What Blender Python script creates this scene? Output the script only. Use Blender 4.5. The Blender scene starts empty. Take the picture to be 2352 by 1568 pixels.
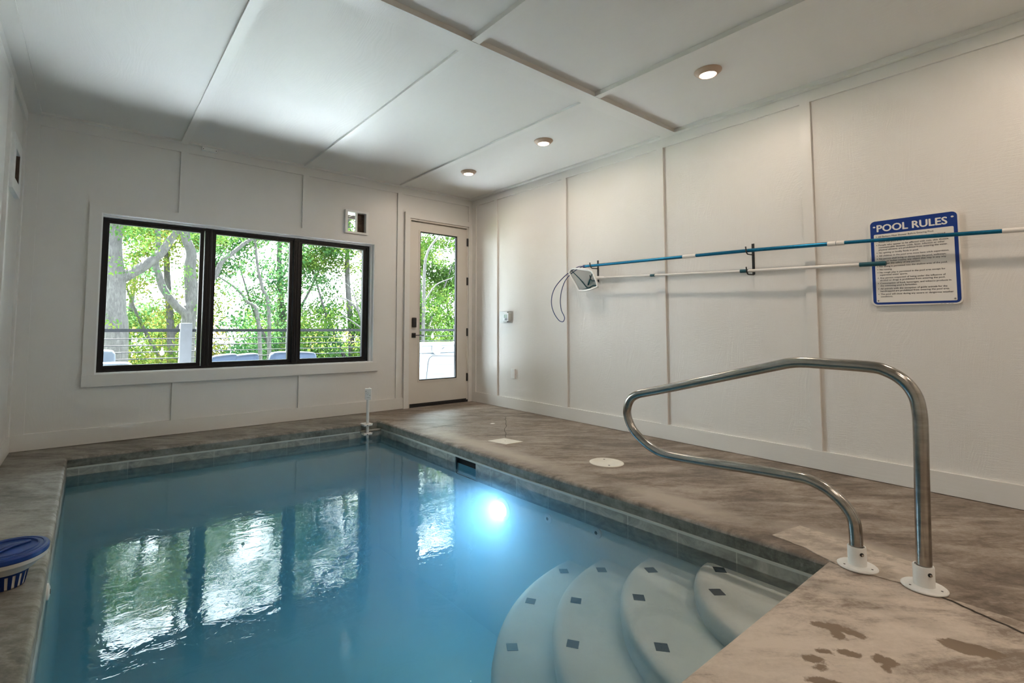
import bpy, bmesh, math, random
import numpy as np
from mathutils import Vector, Matrix

PI = math.pi
random.seed(7)
SC = bpy.context.scene
COL = SC.collection

# ------------------------------------------------------------------ camera
IW, IH = 2352.0, 1568.0
F_PX, CX, CY = 1131.84, 1093.62, 683.90
YAW, PITCH, ROLL = -0.66024, 0.059416, 0.0030315
CAM = Vector((-4.2337, -5.5491, 1.03387))


def cam_axes():
    cy, sy, cp, sp = math.cos(YAW), math.sin(YAW), math.cos(PITCH), math.sin(PITCH)
    f = Vector((-sy * cp, cy * cp, sp)); r = Vector((cy, sy, 0)); u = r.cross(f)
    cr, sr = math.cos(ROLL), math.sin(ROLL)
    return cr * r + sr * u, -sr * r + cr * u, f


_r, _u, _f = cam_axes()
cam_data = bpy.data.cameras.new('camera')
cam = bpy.data.objects.new('camera', cam_data); COL.objects.link(cam)
M = Matrix((_r, _u, -_f)).transposed().to_4x4(); M.translation = CAM
cam.matrix_world = M
cam_data.sensor_width = 36.0
cam_data.lens = F_PX * 36.0 / IW
cam_data.shift_x = (IW / 2 - CX) / IW
cam_data.shift_y = (CY - IH / 2) / IW
cam_data.clip_start = 0.02; cam_data.clip_end = 300
SC.camera = cam

# ------------------------------------------------------------------ colour management, world, sun
SC.view_settings.view_transform = 'Standard'
SC.view_settings.look = 'None'
SC.view_settings.gamma = 1.0
SC.view_settings.use_curve_mapping = False
SC.view_settings.exposure = 0.2
SUN_W, SKY_W, LAMP_W, POOL_W = 104.0, 20.0, 8.2, 14.0
w = bpy.data.worlds.new('daylight'); SC.world = w; w.use_nodes = True
wn = w.node_tree; bg = wn.nodes['Background']
tc = wn.nodes.new('ShaderNodeTexCoord'); sp = wn.nodes.new('ShaderNodeSeparateXYZ')
cr = wn.nodes.new('ShaderNodeValToRGB')
wn.links.new(tc.outputs['Generated'], sp.inputs[0]); wn.links.new(sp.outputs[2], cr.inputs[0])
cr.color_ramp.elements[0].position = 0.05; cr.color_ramp.elements[0].color = (0.43, 0.465, 0.5, 1)
cr.color_ramp.elements[1].position = 0.55; cr.color_ramp.elements[1].color = (0.80, 0.92, 1.0, 1)
wn.links.new(cr.outputs[0], bg.inputs[0]); bg.inputs[1].default_value = SKY_W

sd = bpy.data.lights.new('sun', 'SUN'); sd.energy = SUN_W; sd.angle = math.radians(0.6); sd.color = (1.0, 0.985, 0.965)
sun = bpy.data.objects.new('sun', sd); COL.objects.link(sun)
_sel, _saz = math.radians(64), math.radians(98)     # elevation; azimuth from +X towards +Y
sdir = Vector((math.cos(_sel) * math.cos(_saz), math.cos(_sel) * math.sin(_saz), math.sin(_sel)))
sun.rotation_euler = sdir.to_track_quat('Z', 'Y').to_euler(); sun.location = sdir * 30

SC.cycles.use_denoising = True
SC.cycles.max_bounces = 8
SC.cycles.use_adaptive_sampling = True
SC.cycles.adaptive_threshold = 0.05
SC.cycles.diffuse_bounces = 5
SC.cycles.glossy_bounces = 5
SC.cycles.transmission_bounces = 8
SC.cycles.transparent_max_bounces = 16
SC.cycles.volume_bounces = 2
SC.cycles.sample_clamp_indirect = 60.0
SC.cycles.sample_clamp_direct = 0.0
SC.cycles.caustics_reflective = False
SC.cycles.caustics_refractive = False

# ------------------------------------------------------------------ ids
def tag(o, label=None, cat=None, group=None, kind=None):
    if label: o['label'] = label
    if cat: o['category'] = cat
    if group: o['group'] = group
    if kind: o['kind'] = kind
    return o


def link(name, me, mat=None, parent=None):
    o = bpy.data.objects.new(name, me); COL.objects.link(o)
    if mat is not None:
        for m in (mat if isinstance(mat, (list, tuple)) else [mat]):
            me.materials.append(m)
    if parent is not None:
        o.parent = parent
        # meshes are built in world coordinates, so only an Empty parent needs undoing
        if parent.type == 'EMPTY': o.matrix_parent_inverse = Matrix.Translation(-Vector(parent.location))
    return o


def empty(name, loc, label, cat, group=None, kind=None):
    o = bpy.data.objects.new(name, None); COL.objects.link(o); o.location = loc
    o.empty_display_size = 0.1
    return tag(o, label, cat, group, kind)


# ------------------------------------------------------------------ mesh helpers (world coordinates)
def box(bm, x0, x1, y0, y1, z0, z1, mi=0, bev=0.0):
    vs = [bm.verts.new((x, y, z)) for z in (z0, z1) for y in (y0, y1) for x in (x0, x1)]
    fs = [(0, 2, 3, 1), (4, 5, 7, 6), (0, 1, 5, 4), (2, 6, 7, 3), (0, 4, 6, 2), (1, 3, 7, 5)]
    out = []
    for f in fs:
        fc = bm.faces.new([vs[i] for i in f]); fc.material_index = mi; out.append(fc)
    if bev > 0:
        es = list({e for f in out for e in f.edges})
        bmesh.ops.bevel(bm, geom=es, offset=bev, segments=2, affect='EDGES', profile=0.5)
    return out


def fin(bm, name, mat, parent=None, smooth=False, autos=None):
    bmesh.ops.recalc_face_normals(bm, faces=bm.faces)
    me = bpy.data.meshes.new(name); bm.to_mesh(me); bm.free()
    if smooth or autos:
        for p in me.polygons: p.use_smooth = True
        if autos:
            me.set_sharp_from_angle(angle=math.radians(autos))
    return link(name, me, mat, parent)


def bx(name, mat, x0, x1, y0, y1, z0, z1, parent=None, bev=0.0):
    bm = bmesh.new(); box(bm, min(x0, x1), max(x0, x1), min(y0, y1), max(y0, y1), min(z0, z1), max(z0, z1), bev=bev)
    return fin(bm, name, mat, parent)


def tube(bm, pts, rad, seg=16, cap=True, closed=False):
    pts = [Vector(p) for p in pts]; n = len(pts)
    rads = rad if isinstance(rad, (list, tuple)) else [rad] * n
    rings = []; ref = None
    for i, p in enumerate(pts):
        if closed: t = pts[(i + 1) % n] - pts[i - 1]
        else: t = pts[min(i + 1, n - 1)] - pts[max(i - 1, 0)]
        t.normalize()
        if ref is None:
            ref = t.orthogonal().normalized()
        ref = (ref - t * ref.dot(t)).normalized(); b = t.cross(ref)
        rings.append([bm.verts.new(p + (ref * math.cos(2 * PI * k / seg) + b * math.sin(2 * PI * k / seg)) * rads[i]) for k in range(seg)])
    m = n if closed else n - 1
    for i in range(m):
        a, c = rings[i], rings[(i + 1) % n]
        for k in range(seg):
            bm.faces.new((a[k], a[(k + 1) % seg], c[(k + 1) % seg], c[k]))
    if cap and not closed:
        bm.faces.new(list(reversed(rings[0]))); bm.faces.new(rings[-1])


def tb(name, mat, pts, rad, parent=None, seg=16, closed=False):
    bm = bmesh.new(); tube(bm, pts, rad, seg, closed=closed)
    return fin(bm, name, mat, parent, autos=40)


def lathe(bm, prof, c, seg=32, axis='Z', flip=1):
    """prof: list of (radius, height) ; c: centre ; axis of revolution"""
    rings = []
    for r, h in prof:
        ring = []
        for k in range(seg):
            a = 2 * PI * k / seg; u, v = r * math.cos(a), r * math.sin(a)
            if axis == 'Z': q = (u, v, h * flip)
            elif axis == 'X': q = (h * flip, u, v)
            else: q = (u, h * flip, v)
            ring.append(bm.verts.new(Vector(c) + Vector(q)))
        rings.append(ring)
    for i in range(len(rings) - 1):
        a, b = rings[i], rings[i + 1]
        for k in range(seg):
            bm.faces.new((a[k], a[(k + 1) % seg], b[(k + 1) % seg], b[k]))
    bm.faces.new(rings[0]); bm.faces.new(rings[-1])


def lt(name, mat, prof, c, parent=None, seg=32, axis='Z', flip=1, autos=35):
    bm = bmesh.new(); lathe(bm, prof, c, seg, axis, flip)
    return fin(bm, name, mat, parent, autos=autos)


def smooth_path(pts, n=6):
    """Catmull-Rom through the points"""
    P = [Vector(p) for p in pts]; P = [2 * P[0] - P[1]] + P + [2 * P[-1] - P[-2]]; out = []
    for i in range(1, len(P) - 2):
        for k in range(n):
            t = k / n
            out.append(0.5 * ((2 * P[i]) + (-P[i - 1] + P[i + 1]) * t + (2 * P[i - 1] - 5 * P[i] + 4 * P[i + 1] - P[i + 2]) * t * t
                              + (-P[i - 1] + 3 * P[i] - 3 * P[i + 1] + P[i + 2]) * t ** 3))
    out.append(P[-2]); return out


# ------------------------------------------------------------------ materials
def new_mat(name):
    m = bpy.data.materials.new(name); m.use_nodes = True
    return m, m.node_tree, m.node_tree.nodes['Principled BSDF']


def simple(name, col, rough=0.5, metal=0.0, spec=0.5, emit=None, es=0.0, noise=None):
    m, t, b = new_mat(name)
    b.inputs['Base Color'].default_value = (*col, 1); b.inputs['Roughness'].default_value = rough
    b.inputs['Metallic'].default_value = metal; b.inputs['Specular IOR Level'].default_value = spec
    if emit: b.inputs['Emission Color'].default_value = (*emit, 1); b.inputs['Emission Strength'].default_value = es
    if noise:
        sc, amt = noise
        c = NT(t); n = c.noise((sc, sc, sc), 4)
        t.links.new(c.mixc(c.ramp(n, [(0.3, tuple(x * (1 - amt) for x in col)), (0.7, tuple(min(1, x * (1 + amt)) for x in col))])), b.inputs['Base Color'])
    return m


class NT:
    def __init__(s, t):
        s.t = t; s.co = t.nodes.new('ShaderNodeTexCoord').outputs['Object']

    def n(s, typ, **kw):
        x = s.t.nodes.new(typ)
        for k, v in kw.items(): setattr(x, k, v)
        return x

    def L(s, a, b): s.t.links.new(a, b)

    def map(s, scale, loc=(0, 0, 0), src=None):
        m = s.n('ShaderNodeMapping'); s.L(src or s.co, m.inputs[0]); m.inputs['Scale'].default_value = scale
        m.inputs['Location'].default_value = loc; return m.outputs[0]

    def noise(s, scale, detail=3, rough=0.5, dist=0.0, loc=(0, 0, 0), src=None):
        x = s.n('ShaderNodeTexNoise'); s.L(s.map(scale, loc, src), x.inputs['Vector']); x.inputs['Scale'].default_value = 1
        x.inputs['Detail'].default_value = detail; x.inputs['Roughness'].default_value = rough
        x.inputs['Distortion'].default_value = dist; return x.outputs['Fac']

    def math(s, op, a, b=None, c=None, clamp=False):
        x = s.n('ShaderNodeMath', operation=op, use_clamp=clamp)
        for i, v in enumerate((a, b, c)):
            if v is None: continue
            if isinstance(v, (int, float)): x.inputs[i].default_value = v
            else: s.L(v, x.inputs[i])
        return x.outputs[0]

    def ramp(s, fac, els, interp='LINEAR'):
        x = s.n('ShaderNodeValToRGB'); s.L(fac, x.inputs[0]); r = x.color_ramp; r.interpolation = interp
        while len(r.elements) < len(els): r.elements.new(0.5)
        for e, (p, c) in zip(r.elements, els):
            e.position = p; e.color = (*c, 1) if not isinstance(c, (int, float)) else (c, c, c, 1)
        return x.outputs[0]

    def mixc(s, a, b=None, fac=None):
        if b is None: return a
        x = s.n('ShaderNodeMix', data_type='RGBA')
        if isinstance(fac, (int, float)): x.inputs[0].default_value = fac
        else: s.L(fac, x.inputs[0])
        for i, v in ((6, a), (7, b)):
            if isinstance(v, tuple): x.inputs[i].default_value = (*v, 1)
            else: s.L(v, x.inputs[i])
        return x.outputs[2]

    def bump(s, h, dist, strength=1.0, nrm=None):
        x = s.n('ShaderNodeBump'); s.L(h, x.inputs['Height']); x.inputs['Distance'].default_value = dist
        x.inputs['Strength'].default_value = strength
        if nrm: s.L(nrm, x.inputs['Normal'])
        return x.outputs[0]

    def xyz(s):
        x = s.n('ShaderNodeSeparateXYZ'); s.L(s.co, x.inputs[0]); return x.outputs


def grain_mat(name, grain, across, normal_ax, col, rough=0.36, depth=0.0022, spec=0.5):
    """painted engineered-wood siding with an embossed cedar grain running along axis `grain`"""
    m, t, b = new_mat(name); c = NT(t)
    def v(g, a, n=1.0):
        s = [0, 0, 0]; s[grain] = g; s[across] = a; s[normal_ax] = n; return tuple(s)
    warp = c.noise(v(0.9, 2.2), 2, 0.5)
    x = c.n('ShaderNodeCombineXYZ')
    sep = c.xyz()
    wa = c.math('MULTIPLY_ADD', warp, 0.55, sep[across])
    names = 'XYZ'
    c.L(wa, x.inputs[across]); c.L(sep[grain], x.inputs[grain]); c.L(sep[normal_ax], x.inputs[normal_ax])
    fine = c.noise(v(5, 95), 3, 0.6, src=x.outputs[0])
    rip = c.noise(v(130, 16), 2, 0.55)
    ripm = c.ramp(c.noise(v(1.3, 5.0), 2, loc=(3, 7, 1)), [(0.42, 0.0), (0.6, 1.0)])
    rings = c.n('ShaderNodeTexWave', wave_type='BANDS', bands_direction=names[across], wave_profile='SIN')
    c.L(x.outputs[0], rings.inputs['Vector']); rings.inputs['Scale'].default_value = 9.0
    rings.inputs['Distortion'].default_value = 2.4; rings.inputs['Detail'].default_value = 2
    rings.inputs['Detail Scale'].default_value = 1.2
    rm = c.ramp(c.noise(v(0.5, 3.2), 2, loc=(9, 2, 5)), [(0.50, 0.0), (0.74, 1.0)])
    h = c.math('MULTIPLY', fine, 0.55)
    h = c.math('ADD', h, c.math('MULTIPLY', c.math('MULTIPLY', rip, ripm), 0.38))
    h = c.math('ADD', h, c.math('MULTIPLY', c.math('MULTIPLY', rings.outputs['Fac'], rm), 0.26))
    h = c.math('ADD', h, c.math('MULTIPLY', c.noise((230, 230, 230), 2), 0.2))
    h = c.math('ADD', h, c.math('MULTIPLY', c.noise(v(0.8, 9), 3, 0.6, loc=(1, 4, 8)), 0.35))
    c.L(c.bump(h, depth, 0.8), b.inputs['Normal'])
    b.inputs['Base Color'].default_value = (*col, 1)
    rr = c.ramp(c.noise(v(0.6, 6), 3), [(0.3, rough - 0.04), (0.7, rough + 0.06)])
    c.L(rr, b.inputs['Roughness'])
    b.inputs['Specular IOR Level'].default_value = spec
    return m


WALL_C = (0.71, 0.69, 0.655)
mat_wr = grain_mat('paint_siding_right', 2, 1, 0, WALL_C, depth=0.0044)
mat_wb = grain_mat('paint_siding_back', 2, 0, 1, WALL_C, depth=0.0014)
mat_ce = grain_mat('paint_siding_ceiling', 1, 0, 2, WALL_C, rough=0.5, spec=0.3)
mat_tx = grain_mat('paint_trim_x', 0, 2, 1, WALL_C, depth=0.0012)
mat_ty = grain_mat('paint_trim_y', 1, 2, 0, WALL_C, depth=0.0016)
mat_tz = grain_mat('paint_trim_z', 2, 1, 0, WALL_C, depth=0.0012)
mat_tzb = grain_mat('paint_trim_zb', 2, 0, 1, WALL_C, depth=0.0010)
mat_tcy = grain_mat('paint_trim_ceiling', 1, 0, 2, WALL_C, depth=0.001)
mat_tcx = grain_mat('paint_trim_ceiling_cross', 0, 1, 2, WALL_C, depth=0.002)
mat_door = simple('paint_door', (0.66, 0.61, 0.545), 0.38)
mat_reveal = simple('vinyl_white', (0.88, 0.88, 0.87), 0.35)
mat_black = simple('black_window_frame', (0.006, 0.007, 0.010), 0.3, 0.0, 0.35, noise=(3, 0.3))
mat_blackm = simple('matte_black_metal', (0.015, 0.015, 0.016), 0.45, noise=(40, 0.3))
mat_white = simple('white_plastic', (0.78, 0.78, 0.76), 0.35, noise=(25, 0.04))
mat_chrome = simple('bolt_steel', (0.5, 0.48, 0.46), 0.25, 1.0)
mat_dark = simple('throat_shade_black', (0.01, 0.01, 0.01), 0.9)
mat_hole = simple('screw_hole', (0.05, 0.04, 0.035), 0.7)


def concrete(name, cols, streak=(1.6, 5.5, 6), rough=0.55, extra=None, bumpd=0.0012, wet=0.0):
    m, t, b = new_mat(name); c = NT(t)
    rot = c.n('ShaderNodeMapping'); c.L(c.co, rot.inputs[0]); rot.inputs['Rotation'].default_value = (0, 0, math.radians(35))
    big = c.noise((1.1, 1.4, 1), 5, 0.6, 0.4, src=rot.outputs[0])
    st = c.noise(streak, 9, 0.68, 0.7, src=rot.outputs[0])
    fi = c.noise((55, 55, 55), 4, 0.7)
    s = c.math('MULTIPLY_ADD', st, 0.65, c.math('MULTIPLY', big, 0.35))
    s = c.math('MULTIPLY_ADD', c.math('SUBTRACT', fi, 0.5), 0.16, s)
    s = c.math('MULTIPLY_ADD', c.math('SUBTRACT', c.noise((9, 20, 9), 7, 0.7, 0.5, src=rot.outputs[0], loc=(5, 3, 0)), 0.5), 0.35, s)
    col = c.ramp(s, [(0.40, cols[0]), (0.475, cols[1]), (0.53, cols[2]), (0.62, cols[3])])
    pale = c.ramp(c.noise((7, 26, 14), 6, 0.7, src=rot.outputs[0], loc=(4, 1, 0)), [(0.63, 0.0), (0.72, 1.0)])
    col = c.mixc(col, cols[4], c.math('MULTIPLY', pale, 0.5))
    if extra: col = extra(c, col)
    c.L(col, b.inputs['Base Color'])
    c.L(c.ramp(big, [(0.3, rough - 0.12), (0.7, rough + 0.12)]), b.inputs['Roughness'])
    h = c.math('ADD', c.math('MULTIPLY', fi, 0.6), st)
    c.L(c.bump(h, bumpd, 0.7), b.inputs['Normal'])
    b.inputs['Specular IOR Level'].default_value = 0.4
    return m


def blot(c, col, spots, colour, sharp=0.02, wob=0.06, wsc=14):
    xyz = c.xyz(); nz = c.noise((wsc, wsc, wsc), 5, 0.65)
    nz = c.math('MULTIPLY', c.math('SUBTRACT', nz, 0.5), wob * 2)
    acc = None
    for (x, y, rx, ry, ang) in spots:
        ca, sa = math.cos(ang), math.sin(ang)
        dx = c.math('SUBTRACT', xyz[0], x); dy = c.math('SUBTRACT', xyz[1], y)
        u = c.math('DIVIDE', c.math('ADD', c.math('MULTIPLY', dx, ca), c.math('MULTIPLY', dy, sa)), rx)
        v = c.math('DIVIDE', c.math('SUBTRACT', c.math('MULTIPLY', dy, ca), c.math('MULTIPLY', dx, sa)), ry)
        d = c.math('SQRT', c.math('ADD', c.math('MULTIPLY', u, u), c.math('MULTIPLY', v, v)))
        d = c.math('MULTIPLY', c.math('SUBTRACT', d, 1.0), min(rx, ry))
        d = c.math('ADD', d, nz)
        mk = c.math('SUBTRACT', 1.0, c.math('DIVIDE', c.math('ADD', d, sharp), 2 * sharp, clamp=True), clamp=True)
        acc = mk if acc is None else c.math('MAXIMUM', acc, mk)
    return c.mixc(col, colour, acc)


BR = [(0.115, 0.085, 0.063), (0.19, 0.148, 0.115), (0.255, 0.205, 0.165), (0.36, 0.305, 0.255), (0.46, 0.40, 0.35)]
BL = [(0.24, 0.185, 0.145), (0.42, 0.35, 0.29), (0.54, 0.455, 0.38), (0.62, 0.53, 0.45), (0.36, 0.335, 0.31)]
GR = [(0.13, 0.115, 0.098), (0.20, 0.178, 0.152), (0.27, 0.245, 0.213), (0.35, 0.32, 0.285), (0.40, 0.37, 0.34)]
mat_cr = concrete('concrete_stained_brown', BR, extra=lambda c, col: blot(c, blot(c, col, [
    (-1.50, -2.25, 0.10, 0.9, 0.0), (-1.45, -3.9, 0.12, 0.35, 0.0), (-1.35, -4.72, 0.13, 0.3, 0.0)], (0.40, 0.34, 0.285), 0.06, 0.05, 9),
    [(-0.79, -1.41, 0.03, 0.02, 0)], (0.75, 0.72, 0.66), 0.004, 0.01, 30))
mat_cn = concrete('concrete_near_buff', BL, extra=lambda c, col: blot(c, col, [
    (-2.172, -4.905, 0.062, 0.024, -1.0), (-2.20, -4.93, 0.022, 0.034, -1.0), (-2.155, -4.965, 0.035, 0.020, -1.2), (-2.411, -4.93, 0.036, 0.022, -0.9), (-2.435, -4.955, 0.02, 0.016, 0.0),
    (-2.342, -4.935, 0.024, 0.012, -0.9), (-2.289, -4.989, 0.034, 0.018, -1.0), (-2.243, -5.066, 0.032, 0.026, -0.8), (-2.265, -5.075, 0.03, 0.012, 0.3), (-2.50, -4.99, 0.05, 0.02, -1.0), (-1.95, -5.22, 0.08, 0.04, -1.1)], (0.22, 0.16, 0.11), 0.0035, 0.026, 26))
mat_cg = concrete('concrete_grey', GR)
mat_cface = concrete('concrete_coping_face', [(0.09, 0.098, 0.085), (0.15, 0.16, 0.142), (0.19, 0.20, 0.18), (0.25, 0.26, 0.24), (0.36, 0.37, 0.35)], streak=(3, 4, 9), rough=0.5)


def tile_mat():
    m, t, b = new_mat('pool_tile_stone'); c = NT(t); xyz = c.xyz()
    run = c.math('ADD', xyz[0], xyz[1])
    fr = c.math('FRACT', c.math('DIVIDE', c.math('ADD', run, 20.0), 0.305))
    d = c.math('ABSOLUTE', c.math('SUBTRACT', fr, 0.5))
    grout = c.math('GREATER_THAN', d, 0.4915)
    cell = c.math('FLOOR', c.math('DIVIDE', c.math('ADD', run, 20.0), 0.305))
    wn_ = c.n('ShaderNodeTexWhiteNoise', noise_dimensions='1D'); c.L(cell, wn_.inputs['W'])
    vein = c.noise((7, 7, 11), 6, 0.65, 1.2)
    s = c.math('MULTIPLY_ADD', c.math('SUBTRACT', wn_.outputs['Value'], 0.5), 0.12, vein)
    col = c.ramp(s, [(0.3, (0.19, 0.205, 0.19)), (0.5, (0.31, 0.325, 0.30)), (0.62, (0.40, 0.41, 0.38)), (0.72, (0.5, 0.5, 0.47))])
    col = c.mixc(col, (0.47, 0.48, 0.44), grout)
    c.L(col, b.inputs['Base Color']); b.inputs['Roughness'].default_value = 0.4
    return m


mat_tile = tile_mat()


def plaster():
    m, t, b = new_mat('pool_plaster'); c = NT(t)
    n1 = c.noise((2.2, 2.2, 2.2), 5, 0.6); n2 = c.noise((60, 60, 60), 3, 0.6)
    s = c.math('MULTIPLY_ADD', c.math('SUBTRACT', n2, 0.5), 0.25, n1)
    c.L(c.ramp(s, [(0.3, (0.68, 0.69, 0.63)), (0.7, (0.84, 0.84, 0.78))]), b.inputs['Base Color'])
    b.inputs['Roughness'].default_value = 0.7; return m


mat_plaster = plaster()
mat_diamond = simple('black_accent_tile', (0.012, 0.014, 0.018), 0.3, noise=(30, 0.2))


def water():
    m = bpy.data.materials.new('pool_water'); m.use_nodes = True; t = m.node_tree; t.nodes.clear(); c = NT(t)
    out = c.n('ShaderNodeOutputMaterial'); mix = c.n('ShaderNodeMixShader'); tr = c.n('ShaderNodeBsdfTransparent')
    gl = c.n('ShaderNodeBsdfGlossy'); gl.inputs['Roughness'].default_value = 0.0
    fr = c.n('ShaderNodeFresnel'); fr.inputs['IOR'].default_value = 1.333
    tr.inputs[0].default_value = (0.97, 0.985, 0.99, 1)
    h = c.math('ADD', c.math('MULTIPLY', c.noise((2.4, 3.4, 1), 2, 0.5), 1.0),
               c.math('MULTIPLY', c.noise((11, 15, 1), 3, 0.6, 0.5), 0.42))
    calm = c.ramp(c.noise((0.5, 0.5, 1), 1, loc=(2, 5, 0)), [(0.3, 0.45), (0.7, 1.0)])
    nb = c.bump(c.math('MULTIPLY', h, calm), 0.0030, 1.0)
    c.L(nb, gl.inputs['Normal']); c.L(nb, fr.inputs['Normal'])
    c.L(fr.outputs[0], mix.inputs[0]); c.L(tr.outputs[0], mix.inputs[1]); c.L(gl.outputs[0], mix.inputs[2])
    c.L(mix.outputs[0], out.inputs['Surface'])
    ab = c.n('ShaderNodeVolumeAbsorption'); ab.inputs['Color'].default_value = (0.012, 0.62, 0.88, 1); ab.inputs['Density'].default_value = 0.62
    sc_ = c.n('ShaderNodeVolumeScatter'); sc_.inputs['Color'].default_value = (0.32, 0.66, 1.0, 1); sc_.inputs['Density'].default_value = 0.68
    sc_.inputs['Anisotropy'].default_value = 0.35
    ad = c.n('ShaderNodeAddShader'); c.L(ab.outputs[0], ad.inputs[0]); c.L(sc_.outputs[0], ad.inputs[1])
    c.L(ad.outputs[0], out.inputs['Volume'])
    return m


mat_water = water()


def glass(name, tint=(0.96, 0.98, 0.97), ior=1.25):
    m = bpy.data.materials.new(name); m.use_nodes = True; t = m.node_tree; t.nodes.clear(); c = NT(t)
    out = c.n('ShaderNodeOutputMaterial'); mix = c.n('ShaderNodeMixShader'); tr = c.n('ShaderNodeBsdfTransparent')
    gl = c.n('ShaderNodeBsdfGlossy'); gl.inputs['Roughness'].default_value = 0.01
    fr = c.n('ShaderNodeFresnel'); fr.inputs['IOR'].default_value = ior
    tr.inputs[0].default_value = (*tint, 1)
    c.L(fr.outputs[0], mix.inputs[0]); c.L(tr.outputs[0], mix.inputs[1]); c.L(gl.outputs[0], mix.inputs[2])
    c.L(mix.outputs[0], out.inputs['Surface']); return m


mat_glass = glass('window_glass')


def stainless():
    m, t, b = new_mat('stainless_steel_tube'); c = NT(t)
    b.inputs['Metallic'].default_value = 1.0
    c.L(c.ramp(c.noise((8, 8, 30), 4, 0.6), [(0.3, (0.30, 0.285, 0.265)), (0.7, (0.46, 0.44, 0.41))]), b.inputs['Base Color'])
    c.L(c.ramp(c.noise((30, 30, 30), 4), [(0.3, 0.13), (0.7, 0.26)]), b.inputs['Roughness'])
    return m


mat_steel = stainless()

# ------------------------------------------------------------------ room shell
H = 2.837          # underside of the ceiling trims
HP, HN = 2.855, 2.872  # ceiling panels, far and near
XL, YN = -4.735, -7.6
PB = 0.018         # trims stand this proud of the panels
WT = 0.14          # wall thickness
# window / door / vent openings in the back wall
WX0, WX1, WZ0, WZ1 = -4.208, -1.515, 0.604, 2.058
DX0, DX1, DZ1 = -1.019, -0.066, 2.45
VX0, VX1, VZ0, VZ1 = -1.876, -1.640, 2.178, 2.412


def wall_with_holes(bm, u0, u1, z0, z1, holes, put):
    us = sorted({u0, u1, *[h[0] for h in holes], *[h[1] for h in holes]})
    zs = sorted({z0, z1, *[h[2] for h in holes], *[h[3] for h in holes]})
    for a, b_ in zip(us, us[1:]):
        for c_, d in zip(zs, zs[1:]):
            if any(h[0] <= (a + b_) / 2 <= h[1] and h[2] <= (c_ + d) / 2 <= h[3] for h in holes): continue
            put(bm, a, b_, c_, d)


bm = bmesh.new()
wall_with_holes(bm, XL - 0.02, 0.02, -0.3, 2.95, [(WX0, WX1, WZ0, WZ1), (DX0, DX1, -0.02, DZ1), (VX0, VX1, VZ0, VZ1)],
                lambda b, a, c_, d, e: box(b, a, c_, PB, PB + WT, d, e))
bmesh.ops.remove_doubles(bm, verts=bm.verts, dist=1e-5)
wall_back = tag(fin(bm, 'wall_back', mat_wb), kind='structure')
wall_right = tag(bx('wall_right', mat_wr, PB, PB + WT, YN - 0.1, PB + WT, -0.3, 2.95), kind='structure')
wall_left = None
bm = bmesh.new()
wall_with_holes(bm, YN - 0.1, PB + WT, -0.3, 2.95, [(-0.70, -0.46, 2.11, 2.33)],
                lambda b, a, c_, d, e: box(b, XL - PB - WT, XL - PB, a, c_, d, e))
bmesh.ops.remove_doubles(bm, verts=bm.verts, dist=1e-5)
wall_left = tag(fin(bm, 'wall_left', mat_wr), kind='structure')
wall_near = tag(bx('wall_near', mat_wb, XL - 0.2, 0.2, YN - 0.1, YN, -0.3, 2.95), kind='structure')
bm = bmesh.new()
box(bm, XL - 0.1, 0.1, -3.02, 0.12, HP, HP + 0.1); box(bm, XL - 0.1, 0.1, YN - 0.1, -3.02, HN, HN + 0.1)
ceiling = tag(fin(bm, 'ceiling', mat_ce), kind='structure')

BW = 0.034
by = [-0.517, -1.738, -2.960, -4.183, -5.40, -6.62]      # batten centres, right wall
for y in by: bx('batten', mat_tz, 0, PB, y - BW, y + BW, 0.139, 2.752, wall_right)
for y in (-0.925, -2.14, -3.36, -4.58, -5.8): bx('batten', mat_tz, XL - PB, XL + 0.004, y - BW, y + BW, 0.139, 2.752, wall_left)
WC0, WC1, WCZ0, WCZ1 = WX0 - 0.087, WX1 + 0.068, 0.495, 2.142   # window casing outer edges
xb = [-3.577, -2.377, -1.165]
for x in xb[:2]:
    bx('batten', mat_tzb, x - BW, x + BW, 0, PB, WCZ1, 2.752, wall_back)
    bx('batten', mat_tzb, x - BW, x + BW, 0, PB, 0.139, WCZ0, wall_back)
bx('batten', mat_tzb, xb[2] - BW, xb[2] + BW, 0, PB, 0.139, 2.752, wall_back)
# corner boards
bx('corner_board', mat_tz, 0.0, PB, -0.085, PB, 0, 2.752, wall_right)
bx('corner_board', mat_tzb, -0.058, 0, 0, PB, 0, 2.752, wall_back)
bx('corner_board', mat_tzb, XL, XL + 0.085, 0, PB, 0.139, 2.752, wall_back)
bx('corner_board', mat_tz, XL - PB, XL, -0.085, 0.0, 0.139, 2.752, wall_left)
# top trims (frieze)
tag(bx('trim_1', mat_ty, 0, PB, YN, 0, 2.752, HP + 0.02), kind='structure')
tag(bx('trim_2', mat_tx, XL, 0, 0, PB, 2.752, HP + 0.01), kind='structure')
tag(bx('trim_3', mat_ty, XL - PB, XL, YN, 0, 2.752, HP + 0.02), kind='structure')
# ceiling edge trims and battens, cross board
tag(bx('trim_4', mat_tcy, -0.054, 0, YN, 0, H, HP + 0.02), kind='structure')
tag(bx('trim_5', mat_tcx, XL, -0.054, -0.045, 0, H, HP + 0.01), kind='structure')
tag(bx('trim_6', mat_tcy, XL, XL + 0.09, YN, -0.045, H, HP + 0.02), kind='structure')
tag(bx('trim_7', mat_tcx, XL + 0.09, -0.054, -3.150, -3.010, H, HN + 0.02), kind='structure')
for x in (-3.586, -2.382, -1.168):
    bx('batten', mat_tcy, x - 0.031, x + 0.031, -3.010, -0.045, H, HP + 0.004, ceiling)
for x in (-3.586, -2.382, -1.168):
    bx('batten', mat_tcy, x - 0.031, x + 0.031, YN, -3.150, H + 0.002, HN + 0.004, ceiling)
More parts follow.
